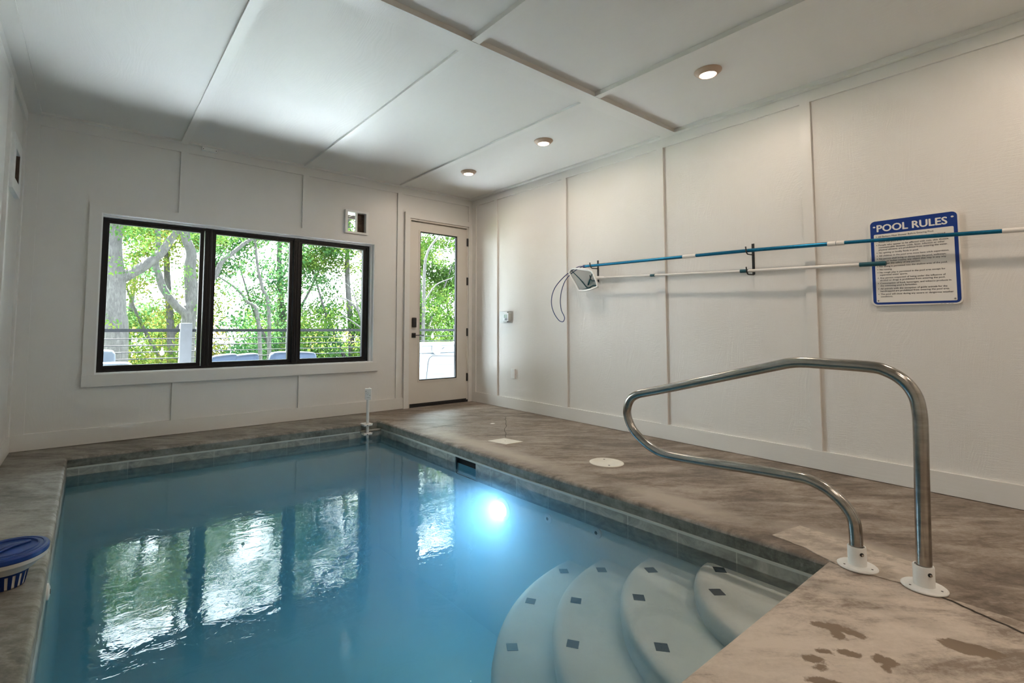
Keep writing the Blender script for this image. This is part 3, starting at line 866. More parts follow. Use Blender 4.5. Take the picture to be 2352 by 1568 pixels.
for (u, vv) in [(0.036, 0.034), (SW - 0.036, 0.034)]:
    plate('screw', mat_chrome, [(u + 0.005 * math.cos(a * PI / 6), vv + 0.005 * math.sin(a * PI / 6)) for a in range(12)], -0.0042, -0.0062, sign)
for u0_, u1_ in ((0.105, 0.094), (0.092, 0.078), (0.068, 0.060), (0.058, 0.046)):
    plate('small_print', mat_st, [(SW - u0_, 0.0030), (SW - u1_, 0.0030), (SW - u1_, 0.0048), (SW - u0_, 0.0048)], -0.003, -0.0032, sign)

# ------------------------------------------------------------------ poles, net and hooks on the right wall
mat_bp = simple('anodised_blue', (0.012, 0.16, 0.29), 0.3, 0.75, noise=(60, 0.15)); mat_teal = simple('teal_grip', (0.006, 0.075, 0.10), 0.45)
mat_navy = simple('navy_tube', (0.01, 0.03, 0.14), 0.35); mat_wp = simple('white_pole', (0.72, 0.69, 0.65), 0.3)
PXX = -0.085
blue = empty('rescue_pole', (PXX, -3.8, 1.65), 'long blue pole with white collars and a loop hook, highest on the right wall', 'pole')
bp_ = [(-2.102, 1.690), (-2.70, 1.678), (-3.295, 1.667), (-3.86, 1.655), (-4.429, 1.634), (-4.84, 1.617), (-5.185, 1.600), (-6.2, 1.556)]
bp3 = [(PXX, y, z) for y, z in bp_]
def along(y):
    for (a, za), (b2, zb) in zip(bp_, bp_[1:]):
        if y >= b2: return za + (zb - za) * (y - a) / (b2 - a)
    return bp_[-1][1]
def seg(y0, y1): return [(PXX, y0, along(y0))] + [p for p in bp3 if y1 < p[1] < y0] + [(PXX, y1, along(y1))]
tb('tube', mat_bp, seg(-2.10, -4.325), 0.0145, blue)
tb('tube', mat_bp, seg(-4.325, -5.185), 0.0125, blue)
tb('tube', mat_wp, seg(-5.185, -6.2), 0.0145, blue)
tb('collar', mat_wp, seg(-3.225, -3.345), 0.0175, blue)
tb('collar', mat_wp, seg(-4.325, -4.375), 0.0180, blue); tb('collar', mat_wp, seg(-4.378, -4.425), 0.0170, blue)
tb('clip', mat_navy, seg(-2.09, -2.115), 0.0165, blue)
hl = [(-2.102, 1.693), (-1.993, 1.689), (-1.803, 1.604), (-1.65, 1.481), (-1.594, 1.343), (-1.62, 1.217), (-1.70, 1.117), (-1.766, 1.101), (-1.785, 1.150), (-1.741, 1.229), (-1.728, 1.338), (-1.756, 1.46), (-1.822, 1.568), (-1.931, 1.642), (-2.05, 1.686), (-2.102, 1.690)]
tb('loop_hook', mat_navy, smooth_path([(PXX + 0.03 * math.sin(PI * k / 15), y, z) for k, (y, z) in enumerate(hl)], 5), 0.0048, blue, seg=8)

net = empty('skimmer_net', (PXX, -3.4, 1.5), 'white pole with teal grip and mesh leaf net, hung under the blue pole', 'pool net')
wp_ = [(-2.30, 1.552), (-2.919, 1.527), (-3.771, 1.493), (-4.52, 1.470)]
def w3(y):
    for (a, za), (b2, zb) in zip(wp_, wp_[1:]):
        if y >= b2: return (PXX, y, za + (zb - za) * (y - a) / (b2 - a))
    return (PXX, y, wp_[-1][1] - (wp_[-1][0] - y) * 0.03)
tb('pole', mat_wp, [w3(-2.25), w3(-2.919), w3(-3.76)], 0.0095, net); tb('pole', mat_wp, [w3(-3.76), w3(-4.52)], 0.0118, net)
tb('collar', mat_teal, [w3(-2.895), w3(-2.94)], 0.0125, net); tb('collar', mat_teal, [w3(-3.715), w3(-3.775)], 0.0145, net)
tb('grip', mat_teal, [w3(-4.505), w3(-4.648)], 0.0155, net)
tb('socket', mat_white, [(-0.118, -2.275, 1.548), (-0.10, -2.30, 1.550), (PXX, -2.36, 1.549)], [0.020, 0.018, 0.013], net, seg=14)
# net frame: a rounded trapezoid hoop, tilted off the wall
hoop = smooth_path([(-0.10, -1.895, 1.640), (-0.10, -1.915, 1.668), (-0.11, -1.97, 1.676), (-0.13, -2.10, 1.660), (-0.14, -2.23, 1.628), (-0.14, -2.262, 1.600), (-0.135, -2.285, 1.545), (-0.125, -2.305, 1.470), (-0.115, -2.275, 1.450),
                    (-0.10, -2.15, 1.428), (-0.085, -2.04, 1.430), (-0.085, -2.012, 1.448), (-0.09, -1.96, 1.535), (-0.10, -1.895, 1.640)], 4)[:-1]
bm = bmesh.new(); hc = sum((Vector(p) for p in hoop), Vector()) / len(hoop)
hn = Vector((-1, 0, 0)); nH = len(hoop)
ri = [[bm.verts.new(Vector(p) + (Vector(p) - hc).normalized() * o_ + hn * t_) for p in hoop] for o_, t_ in ((-0.013, 0.006), (0.004, 0.010), (0.010, -0.002), (0.006, -0.014), (-0.010, -0.014))]
for a in range(5):
    for k in range(nH): bm.faces.new((ri[a][k], ri[a][(k + 1) % nH], ri[(a + 1) % 5][(k + 1) % nH], ri[(a + 1) % 5][k]))
frame_o = fin(bm, 'net_frame', mat_white, net, autos=50)


def mesh_mat():
    m = bpy.data.materials.new('net_mesh'); m.use_nodes = True; t = m.node_tree; t.nodes.clear(); c = NT(t)
    out = c.n('ShaderNodeOutputMaterial'); mix = c.n('ShaderNodeMixShader'); tr = c.n('ShaderNodeBsdfTransparent'); df = c.n('ShaderNodeBsdfDiffuse')
    df.inputs[0].default_value = (0.015, 0.07, 0.085, 1)
    xyz = c.xyz(); g = None
    for ax in (1, 2):
        fr = c.math('FRACT', c.math('MULTIPLY', xyz[ax], 320.0)); l = c.math('LESS_THAN', fr, 0.28); g = l if g is None else c.math('MAXIMUM', g, l)
    c.L(c.math('MULTIPLY', g, 0.9), mix.inputs[0]); c.L(tr.outputs[0], mix.inputs[1]); c.L(df.outputs[0], mix.inputs[2]); c.L(mix.outputs[0], out.inputs[0]); return m


mat_net = mesh_mat()
bm = bmesh.new(); lv = []
low = Vector((-0.045, -2.14, 1.452))
for s in (1.0, 0.8, 0.55, 0.3, 0.08):
    ring = []
    for k, p in enumerate(hoop):
        q = Vector(p).lerp(low, 1 - s); q.x = -0.012 + (Vector(p).x + 0.012) * (s ** 0.5) ; q.x = min(q.x, -0.008)
        q += Vector((0, random.uniform(-.004, .004), random.uniform(-.004, .004))) * (1 - s)
        ring.append(bm.verts.new(q))
    lv.append(ring)
for a, b2 in zip(lv, lv[1:]):
    for k in range(nH): bm.faces.new((a[k], a[(k + 1) % nH], b2[(k + 1) % nH], b2[k]))
bm.faces.new(lv[-1]); fin(bm, 'net_bag', mat_net, net)
mat_fold = simple('net_fold', (0.01, 0.06, 0.075), 0.8)
for pts in ([(-0.09, -1.93, 1.655), (-0.06, -2.03, 1.55), (-0.05, -2.10, 1.47), (-0.05, -2.15, 1.452)],
            [(-0.13, -2.245, 1.60), (-0.07, -2.16, 1.54), (-0.05, -2.12, 1.49)],
            [(-0.075, -2.05, 1.440), (-0.08, -2.14, 1.452), (-0.09, -2.22, 1.475), (-0.11, -2.285, 1.468)]):
    P = smooth_path(pts, 4); tb('net_seam', mat_fold, P, [0.004 + 0.006 * (i / len(P)) for i in range(len(P))], net, seg=8)

for (y, zt, zb_, which) in [(-2.203, 1.752, 1.520, 'beside the net frame'), (-3.775, 1.724, 1.470, 'at the middle of the poles')]:
    hk = empty('pole_hook', (PB, y, zb_), 'black double pole bracket on the wall, the one ' + which, 'wall hook', 'black pole brackets on the right wall')
    bx('back_plate', mat_blackm, PB - 0.004, PB, y - 0.010, y + 0.010, zb_, zt, hk)
    for zz in (along(y), w3(y)[2]):
        tb('hook', mat_blackm, smooth_path([(PB - 0.004, y, zz - 0.024), (PXX + 0.02, y, zz - 0.028), (PXX - 0.005, y, zz - 0.026), (PXX - 0.026, y, zz - 0.008), (PXX - 0.034, y, zz + 0.030)], 4), 0.0052, hk, seg=8)

# ------------------------------------------------------------------ handrail
RX = -1.572
rail = empty('handrail', (RX, -4.9, 0), 'stainless steel figure-four pool handrail in white base cups at the steps', 'handrail')
cl = [(-4.824, 0.055), (-4.824, 0.13), (-4.819, 0.195), (-4.793, 0.245), (-4.750, 0.287), (-4.700, 0.315), (-4.645, 0.330), (-4.58, 0.330), (-4.40, 0.321), (-4.12, 0.303), (-3.93, 0.297), (-3.845, 0.315), (-3.772, 0.352),
      (-3.705, 0.408), (-3.670, 0.478), (-3.668, 0.535), (-3.692, 0.590), (-3.737, 0.622), (-3.80, 0.642), (-3.949, 0.683), (-4.242, 0.767), (-4.53, 0.850), (-4.585, 0.865), (-4.64, 0.872), (-4.72, 0.872), (-4.895, 0.868), (-4.955, 0.855), (-5.01, 0.818), (-5.043, 0.765), (-5.055, 0.70),
      (-5.056, 0.60), (-5.050, 0.30), (-5.046, 0.055)]
tb('tube', mat_steel, smooth_path([(RX, y, z) for y, z in cl], 5), 0.0250, rail, seg=28)
for y in (-4.826, -5.044):
    e = lt('escutcheon', mat_white, [(0.0, 0.001), (0.068, 0.001), (0.073, 0.004), (0.073, 0.008), (0.068, 0.012), (0.036, 0.014), (0.0, 0.014)], (RX, y, 0), rail, seg=40)
    lt('cup', mat_white, [(0.0255, 0.0135), (0.034, 0.0135), (0.034, 0.088), (0.0325, 0.091), (0.0275, 0.091), (0.0255, 0.086)], (RX, y, 0), rail, seg=36)
    dn = Vector((-0.72, -0.69, 0)).normalized()
    p0 = Vector((RX, y, 0.066)) + dn * 0.0341
    tb('set_screw', mat_chrome, [p0 - dn * 0.004, p0 + dn * 0.007], 0.0045, rail, seg=12)
    tb('grommet', mat_blackm, [p0 - dn * 0.002, p0 + dn * 0.0008], 0.0078, rail, seg=16)
    for a in (20, 140, 260):
        q = (RX + 0.055 * math.cos(math.radians(a)), y + 0.055 * math.sin(math.radians(a)), 0.0125)
        lt('screw', mat_hole, [(0, 0), (0.004, 0), (0.004, 0.0008), (0, 0.0008)], q, e, seg=10)

# ------------------------------------------------------------------ deck lids
mat_lid = simple('aged_white_lid', (0.70, 0.66, 0.58), 0.5, noise=(9, 0.07))
ld1 = empty('round_deck_cover', (-1.083, -3.13, 0), 'round off-white cover with two finger holes set in the deck', 'deck cover')
lt('disc', mat_lid, [(0, 0.0), (0.128, 0.0), (0.128, 0.004), (0.124, 0.006), (0.105, 0.0055), (0.103, 0.0045), (0.0, 0.0045)], (-1.083, -3.128, 0), ld1, seg=48)
for s in (-1, 1): lt('finger_hole', mat_hole, [(0, 0), (0.008, 0), (0.008, 0.0006), (0, 0.0006)], (-1.083 + s * 0.055, -3.128 + s * 0.065, 0.0046), ld1, seg=14)
bm = bmesh.new()
sq = [(-1.362, -2.020), (-1.168, -2.034), (-1.122, -2.243), (-1.314, -2.226)]
vs = [bm.verts.new((x, y, 0.0)) for x, y in sq]; f = bm.faces.new(vs); r = bmesh.ops.extrude_face_region(bm, geom=[f])
for v_ in r['geom']:
    if isinstance(v_, bmesh.types.BMVert): v_.co.z = 0.005
sl = fin(bm, 'deck_cover_plate', mat_lid); tag(sl, 'square off-white cover plate set flush in the deck near the door', 'deck cover')
lt('centre_screw', mat_hole, [(0, 0), (0.004, 0), (0.004, 0.0006), (0, 0.0006)], (-1.242, -2.131, 0.005), sl, seg=10)

# ------------------------------------------------------------------ water sensor stand in the back corner
IX, IY = -1.868, -0.612
ins = empty('pool_alarm', (IX, IY, -0.15), 'white plastic pool alarm box on a pipe stand clamped in the far pool corner', 'pool alarm')
tb('pipe', mat_white, [(IX, IY, -0.75), (IX, IY, 0.262)], 0.0155, ins, seg=20)
hb = bx('alarm_box', mat_white, IX - 0.032, IX + 0.036, IY - 0.022, IY + 0.022, 0.255, 0.372, ins, bev=0.003)
hb_c = Vector((IX, IY, 0.31))
for v_ in hb.data.vertices:
    q = v_.co - hb_c; a = math.radians(-28); v_.co = hb_c + Vector((q.x * math.cos(a) - q.y * math.sin(a), q.x * math.sin(a) + q.y * math.cos(a), q.z))
lt('knob', mat_white, [(0, 0), (0.008, 0), (0.008, 0.008), (0, 0.010)], (IX + 0.018, IY, 0.372), ins, seg=14)
def onface(u, w_):   # a point on the turned front face
    a = math.radians(-28); q = Vector((u, -0.0226, 0)); return (hb_c.x + q.x * math.cos(a) - q.y * math.sin(a), hb_c.y + q.x * math.sin(a) + q.y * math.cos(a), 0.31 + w_)
for k, (u, w_, r_) in enumerate([(-0.022, 0.036, .004), (0.02, -0.008, .004), (-0.002, 0.022, .0022), (-0.013, 0.012, .0022), (-0.008, 0.004, .0022), (0.006, 0.014, .0022), (0.004, 0.002, .0022)]):
    lt('grille_dot', mat_hole, [(0, 0), (r_, 0), (r_, 0.001), (0, 0.001)], onface(u, w_), hb, axis='Y', flip=-1, seg=10)
p1, p2 = Vector(onface(-0.012, -0.035)), Vector(onface(0.020, -0.031))
tb('printed_strip', mat_hole, [p1, p2], 0.0012, hb, seg=6)
for z in (-0.012, -0.108):
    c1 = bx('clamp', mat_white, IX - 0.052, IX + 0.052, IY - 0.030, IY + 0.085, z - 0.012, z + 0.012, ins, bev=0.008)
    for u in (-0.016, 0.052 * 0.99): lt('bolt', mat_hole, [(0, 0), (0.005, 0), (0.005, 0.002), (0, 0.002)], (IX + u * 0.9, IY - 0.0305, z), c1, axis='Y', flip=-1, seg=10)

# ------------------------------------------------------------------ chlorine floater on the left deck
mat_fb = simple('floater_blue', (0.008, 0.045, 0.24), 0.38, noise=(40, 0.15)); mat_fw = simple('floater_white', (0.60, 0.57, 0.53), 0.45)
FX, FYY = -4.468, -2.80
fl = empty('chlorine_floater', (FX, FYY, 0), 'blue and white floating chlorine dispenser standing on the left pool edge', 'chlorine floater')
lt('float_ring', mat_fw, [(0.075, 0.068), (0.082, 0.066), (0.100, 0.084), (0.106, 0.092), (0.118, 0.097), (0.124, 0.104), (0.126, 0.119), (0.09, 0.121)], (FX, FYY, 0), fl, seg=48, autos=30)
lt('lid', mat_fb, [(0.0, 0.1195), (0.126, 0.1195), (0.129, 0.124), (0.129, 0.138), (0.125, 0.144), (0.116, 0.145), (0.115, 0.1475), (0.110, 0.1475), (0.109, 0.145), (0.098, 0.146), (0.097, 0.149), (0.092, 0.149), (0.091, 0.143), (0.075, 0.142), (0.0, 0.145)], (FX, FYY, 0), fl, seg=56, autos=30)
for s in (-1, 1):
    tb('grip_rib', mat_fb, [(FX + s * 0.014 - 0.05, FYY - 0.04, 0.1455), (FX + s * 0.014, FYY, 0.151), (FX + s * 0.014 + 0.05, FYY + 0.04, 0.1455)], 0.006, fl, seg=8)
lt('cap', mat_fb, [(0, 0.144), (0.014, 0.144), (0.013, 0.153), (0, 0.155)], (FX - 0.045, FYY - 0.03, 0), fl, seg=16)
lt('basket', mat_fw, [(0.0, 0.002), (0.055, 0.002), (0.058, 0.005), (0.067, 0.064), (0.069, 0.069), (0.0, 0.069)], (FX, FYY, 0), fl, seg=48, autos=30)
bm = bmesh.new(); NB = 18
for k in range(NB):
    a0 = 2 * PI * k / NB; a1 = a0 + 2 * PI / NB * 0.56
    for (ra, za, rb, zb2, A0, A1) in [(0.0578, 0.002, 0.0688, 0.056, a0, a1), (0.0690, 0.054, 0.0715, 0.069, a0, a0 + 2 * PI / NB)]:
        nS = 3; vs0, vs1 = [], []
        for j in range(nS + 1):
            a = A0 + (A1 - A0) * j / nS
            vs0.append(bm.verts.new((FX + ra * math.cos(a), FYY + ra * math.sin(a), za))); vs1.append(bm.verts.new((FX + rb * math.cos(a), FYY + rb * math.sin(a), zb2)))
        for j in range(nS): bm.faces.new((vs0[j], vs0[j + 1], vs1[j + 1], vs1[j]))
r = bmesh.ops.solidify(bm, geom=bm.faces[:], thickness=0.0025)
fin(bm, 'cage', mat_fb, fl)

# ================================================================== OUTSIDE
DZ = -0.05
mat_deck = simple('outdoor_deck_boards', (0.72, 0.79, 0.87), 0.7, noise=(6, 0.06))
mat_rail = simple('railing_dark_bronze', (0.010, 0.011, 0.013), 0.6, 0.0, 0.15); mat_post = simple('railing_post_wood', (0.055, 0.057, 0.062), 0.7, noise=(14, 0.15))
YR = 3.32
tag(bx('outdoor_deck_floor', mat_deck, -12, 9, PB + WT + 0.005, YR + 0.15, DZ - 0.2, DZ), kind='structure')
mat_soff = simple('porch_soffit', (0.04, 0.027, 0.018), 0.7, noise=(10, 0.25))
bm = bmesh.new(); box(bm, -12, 9, PB + WT, 2.62, 3.08, 3.2)
for x in np.arange(-11.6, 9, 0.4): box(bm, x, x + 0.04, PB + WT, 2.60, 2.95, 3.08)
box(bm, -12, 9, 2.56, 2.62, 2.93, 3.08)
tag(fin(bm, 'porch_roof', mat_soff), kind='structure')
pt_ = empty('porch_post', (0.10, 2.66, DZ), 'brown timber porch post with a diagonal brace, outdoors between window and door', 'post')
bx('post', mat_soff, 0.03, 0.17, 2.64, 2.78, DZ, 3.20, pt_)
tb('brace', mat_soff, [(0.06, 2.71, 2.09), (-1.22, 2.71, 2.94)], 0.065, pt_, seg=4)

rl = empty('deck_railing', (-2, YR, DZ), 'dark horizontal-bar deck railing outside the windows with square grey posts', 'railing')
for x in (-8.6, -3.085, -1.50, 2.16, 7.0):
    if x == -1.50: bx('post', mat_post, x - 0.045, x + 0.045, YR - 0.05, YR + 0.05, DZ, 1.02, rl)
    else: bx('post', mat_post, x - 0.08, x + 0.08, YR - 0.08, YR + 0.08, DZ, 1.083, rl, bev=0.004)
bx('top_rail', mat_rail, -11, 9, YR - 0.025, YR + 0.025, 0.948, 0.995, rl)
for k in range(9): tb('bar', mat_rail, [(-11, YR, 0.845 - 0.099 * k), (9, YR, 0.845 - 0.099 * k)], 0.0075, rl, seg=8)

# string-light bulbs hanging in front of the railing
mat_bulb = simple('bulb_glass', (0.4, 0.4, 0.38), 0.15)
for i, (x, z, wh) in enumerate([(-3.389, 0.70, 'seen through the left pane'), (-2.428, 0.865, 'seen through the middle pane'), (-0.492, 0.865, 'seen through the right pane'), (1.464, 0.90, 'seen through the door glass')]):
    y = YR - 0.03
    t = empty('string_light', (x, y, z), 'clear bulb hanging on a short wire from the deck railing, ' + wh, 'string light', 'bulbs hanging from the deck railing')
    tb('wire', mat_rail, [(x, y, 0.99), (x, y, z)], 0.0025, t, seg=6)
    lt('bulb', mat_bulb, [(0, 0.02), (0.012, 0.0), (0.014, -0.02), (0.030, -0.055), (0.032, -0.075), (0.022, -0.100), (0, -0.108)], (x, y, z), t, seg=16)

# outdoor sofas
mat_cush = simple('blue_grey_cushion', (0.024, 0.038, 0.066), 0.9, noise=(50, 0.08)); mat_cushl = simple('pale_grey_cushion', (0.075, 0.09, 0.112), 0.9, noise=(50, 0.06))
mat_wick = simple('sofa_frame', (0.06, 0.06, 0.065), 0.6)


def cushion(name, mat, x0, x1, y0, y1, z0, z1, parent, lean=0.0, tw=0.0):
    bm = bmesh.new(); box(bm, x0, x1, y0, y1, z0, z1)
    bmesh.ops.subdivide_edges(bm, edges=bm.edges[:], cuts=5, use_grid_fill=True)
    cx_, cy_, cz_ = (x0 + x1) / 2, (y0 + y1) / 2, (z0 + z1) / 2; hx, hy, hz = (x1 - x0) / 2, (y1 - y0) / 2, (z1 - z0) / 2
    for v_ in bm.verts:
        u, v2, w2 = (v_.co.x - cx_) / hx, (v_.co.y - cy_) / hy, (v_.co.z - cz_) / hz
        p = 5; n = (abs(u) ** p + abs(v2) ** p + abs(w2) ** p) ** (1 / p)
        n = max(n, 1e-3); m_ = max(abs(u), abs(v2), abs(w2)); k = 1 - (1 - m_ / n) * 0.8
        u, v2, w2 = u * k, v2 * k, w2 * k
        z = cz_ + w2 * hz + tw * u * 0.03 + random.uniform(-.002, .002)
        v_.co = Vector((cx_ + u * hx, cy_ + v2 * hy + lean * (z - z0), z))
    return fin(bm, name, mat, parent, smooth=True)


def sofa(name, x0, x1, yb, n, mat, label, zt=0.62, cat='sofa', depth=0.8):
    # back towards the house; seat faces outward (+y)
    t = empty(name, ((x0 + x1) / 2, yb + 0.4, DZ), label, cat)
    for x in (x0 + 0.05, x1 - 0.05):
        for y in (yb + 0.05, yb + depth - 0.05): bx('leg', mat_wick, x - 0.02, x + 0.02, y - 0.02, y + 0.02, DZ, 0.16, t)
    bx('base', mat_wick, x0, x1, yb, yb + depth, 0.16, 0.25, t, bev=0.01)
    bx('back_frame', mat_wick, x0, x1, yb, yb + 0.04, 0.25, zt - 0.18, t, bev=0.01)
    for (a, b2) in ((x0, x0 + 0.06), (x1 - 0.06, x1)): bx('armrest', mat_wick, a, b2, yb, yb + depth, 0.25, 0.46, t, bev=0.01)
    wdt = (x1 - x0 - 0.14) / n
    for k in range(n):
        a = x0 + 0.07 + k * wdt
        cushion('seat_cushion', mat, a + 0.004, a + wdt - 0.004, yb + 0.14, yb + depth, 0.25, 0.38, t)
        cushion('back_cushion', mat, a - 0.03, a + wdt + 0.03, yb + 0.04, yb + 0.20, 0.33, zt, t, lean=-0.08, tw=random.uniform(-1, 1))
    return t


sofa('outdoor_sofa', -2.98, -2.27, 2.0, 2, mat_cush, 'blue-grey cushioned outdoor loveseat seen through the middle pane', 0.648)
sofa('outdoor_armchair', -2.20, -1.42, 2.0, 1, mat_cush, 'blue-grey cushioned outdoor seat whose back crosses the mullion to the right pane', 0.66, 'armchair')
ac = empty('lounge_chair', (-4.1, 2.0, DZ), 'pale sunlit cushioned outdoor chair seen in the lower left pane corner', 'armchair')
bx('base', mat_wick, -4.55, -3.80, 1.7, 2.5, DZ + 0.1, 0.2, ac, bev=0.01)
for x in (-4.5, -3.85):
    for y in (1.75, 2.45): bx('leg', mat_wick, x - 0.02, x + 0.02, y - 0.02, y + 0.02, DZ, DZ + 0.1, ac)
cushion('seat_cushion', mat_cushl, -4.5, -3.84, 1.72, 2.45, 0.2, 0.45, ac)
cushion('back_cushion', mat_cushl, -4.5, -3.985, 2.30, 2.48, 0.40, 0.735, ac)
cushion('arm_cushion', mat_cushl, -4.5, -3.83, 1.80, 2.0, 0.42, 0.60, ac)

# hot tub beyond the door
mat_ht = simple('hot_tub_white', (0.19, 0.21, 0.23), 0.4, noise=(4, 0.03)); mat_hg = simple('panel_seam', (0.03, 0.036, 0.042), 0.5)
ht = empty('hot_tub', (0.55, 1.6, DZ), 'white hot tub with a rounded panelled cabinet outside the glass door', 'hot tub')
hx0, hx1, hy0, hy1 = 0.07, 1.75, 1.45, 2.42
bx('cabinet', mat_ht, hx0 + 0.03, hx1 - 0.03, hy0 + 0.03, hy1, DZ, 0.60, ht, bev=0.03)
bx('rim', mat_ht, hx0, hx1, hy0, hy1 + 0.03, 0.60, 0.735, ht, bev=0.03)
bx('rim_lip', mat_ht, hx0 - 0.015, hx1, hy0 - 0.015, hy1 + 0.03, 0.72, 0.750, ht, bev=0.01)
pts = [(0.155, hy0 + 0.024, 0.02)] + [(0.155 + (0.18 if k else 0) * 0 + 0.16 * (k / 6.0), hy0 + 0.024, 0.02 + 0.5 * (k / 6.0) ** 0.45 * 1.0) for k in range(1, 7)]
tb('cabinet_seam', mat_hg, smooth_path([(0.16, hy0 + 0.026, 0.0), (0.19, hy0 + 0.026, 0.25), (0.22, hy0 + 0.026, 0.47), (0.27, hy0 + 0.026, 0.535), (0.36, hy0 + 0.026, 0.55), (0.80, hy0 + 0.026, 0.53)], 4), 0.006, ht, seg=6)
tb('cabinet_seam', mat_hg, [(0.76, hy0 + 0.028, 0.53), (0.765, hy0 + 0.028, -0.04)], 0.005, ht, seg=6)
for z in (0.40, 0.24, 0.08): tb('cabinet_seam', mat_hg, [(0.20, hy0 + 0.029, z + 0.01), (0.76, hy0 + 0.029, z - 0.01)], 0.0022, ht, seg=6)
lt('pillow_recess', mat_ht, [(0, 0), (0.09, 0), (0.10, 0.01), (0.0, 0.012)], (0.36, hy0 - 0.002, 0.675), ht, axis='Y', flip=-1, seg=20)
tb('valve_lever', mat_hg, [(0.46, hy0 - 0.01, 0.66), (0.51, hy0 - 0.01, 0.69)], 0.006, ht, seg=8)

# ---- ground far below and trees
mat_hill = simple('wooded_ground', (0.10, 0.14, 0.05), 0.95, noise=(1.5, 0.5))
bm = bmesh.new(); G = 24; vg = {}
for i in range(G + 1):
    for j in range(G + 1):
        x, y = -35 + 70 * i / G, 3.6 + 60 * j / G
        vg[i, j] = bm.verts.new((x, y, -3.2 - 0.12 * (y - 3.6) + 0.35 * math.sin(x * 0.5 + y * 0.3)))
for i in range(G):
    for j in range(G): bm.faces.new((vg[i, j], vg[i + 1, j], vg[i + 1, j + 1], vg[i, j + 1]))
tag(fin(bm, 'ground', mat_hill, smooth=True), kind='structure')


def bark(name, c0, c1):
    m, t, b = new_mat(name); c = NT(t)
    n = c.noise((22, 22, 8), 7, 0.75, 0.9)
    c.L(c.ramp(n, [(0.35, c0), (0.65, c1)]), b.inputs['Base Color']); b.inputs['Roughness'].default_value = 0.9
    c.L(c.bump(n, 0.03, 1.0), b.inputs['Normal']); return m


mat_bark = bark('bark_grey', (0.016, 0.015, 0.015), (0.065, 0.061, 0.058))


def leafmat(name, a, b_, c3):
    m = bpy.data.materials.new(name); m.use_nodes = True; t = m.node_tree; t.nodes.clear(); c = NT(t)
    out = c.n('ShaderNodeOutputMaterial'); df = c.n('ShaderNodeBsdfDiffuse'); tl = c.n('ShaderNodeBsdfTranslucent'); mx = c.n('ShaderNodeMixShader')
    n = c.noise((0.7, 0.7, 0.7), 3, 0.7); n2 = c.noise((7, 7, 7), 2, 0.6)
    s = c.math('MULTIPLY_ADD', c.math('SUBTRACT', n2, 0.5), 0.7, n)
    col = c.ramp(s, [(p_, tuple(0.42 * q_ for q_ in k_)) for p_, k_ in ((0.3, a), (0.52, b_), (0.72, c3))])
    c.L(col, df.inputs[0]); c.L(col, tl.inputs[0]); mx.inputs[0].default_value = 0.45
    c.L(df.outputs[0], mx.inputs[1]); c.L(tl.outputs[0], mx.inputs[2]); c.L(mx.outputs[0], out.inputs[0]); return m


mat_lf = [leafmat('leaves_green', (0.06, 0.15, 0.04), (0.13, 0.26, 0.05), (0.30, 0.36, 0.07)),
          leafmat('leaves_yellowing', (0.09, 0.20, 0.05), (0.24, 0.32, 0.06), (0.52, 0.36, 0.12)),
          leafmat('leaves_bluish_green', (0.05, 0.16, 0.06), (0.10, 0.24, 0.08), (0.22, 0.33, 0.09))]


def foliage(name, mat, clusters, per, size, parent, seed):
    """clusters: (x, y, z, radius). Every leaf is a small bent quad."""
    rg = np.random.default_rng(seed); V_, n = [], 0
    for (x, y, z, r) in clusters:
        k = int(per * (r ** 2)) + 20
        d = rg.normal(size=(k, 3)); d /= np.linalg.norm(d, axis=1)[:, None]
        rad = r * rg.random(k) ** 0.45
        p = np.array([x, y, z]) + d * rad[:, None] * np.array([1, 1, 0.75])
        a = rg.normal(size=(k, 3)); a /= np.linalg.norm(a, axis=1)[:, None]
        b_ = rg.normal(size=(k, 3)); b_ -= (b_ * a).sum(1)[:, None] * a; b_ /= np.linalg.norm(b_, axis=1)[:, None]
        s = size * (0.6 + 0.8 * rg.random(k))[:, None]; nn = np.cross(a, b_)
        q = np.stack([p - a * s, p + b_ * s * 0.42 + nn * s * 0.12, p + a * s, p - b_ * s * 0.42 + nn * s * 0.12], 1)
        V_.append(q.reshape(-1, 3)); n += k
    co = np.concatenate(V_); me = bpy.data.meshes.new(name)
    me.vertices.add(len(co)); me.vertices.foreach_set('co', co.ravel())
    me.loops.add(n * 4); me.loops.foreach_set('vertex_index', np.arange(n * 4, dtype=np.int32))
    me.polygons.add(n); me.polygons.foreach_set('loop_start', np.arange(0, n * 4, 4, dtype=np.int32)); me.polygons.foreach_set('loop_total', np.full(n, 4, dtype=np.int32))
    me.update(calc_edges=True); me.validate()
    return link(name, me, mat, parent)


def tree(name, label, base, limbs, mi, clusters, per, size, seed, group='trees beyond the deck'):
    t = empty(name, base, label, 'tree', group)
    bm = bmesh.new()
    for pts, r0, r1 in limbs:
        P = smooth_path(pts, 5); n = len(P); tube(bm, P, [r0 + (r1 - r0) * i / (n - 1) for i in range(n)], 14)
    fin(bm, 'trunk', mat_bark, t, smooth=True)
    foliage('foliage', mat_lf[mi], clusters, per, size, t, seed)
    return t


rg = random.Random(5)
def cloud(cx_, cy_, cz_, rx, ry, rz, n, r0=0.5, r1=1.0):
    out = []
    while len(out) < n:
        a, b2, c2 = rg.uniform(-1, 1), rg.uniform(-1, 1), rg.uniform(-1, 1)
        if a * a + b2 * b2 + c2 * c2 <= 1: out.append((cx_ + a * rx, cy_ + b2 * ry, cz_ + c2 * rz, rg.uniform(r0, r1)))
    return out


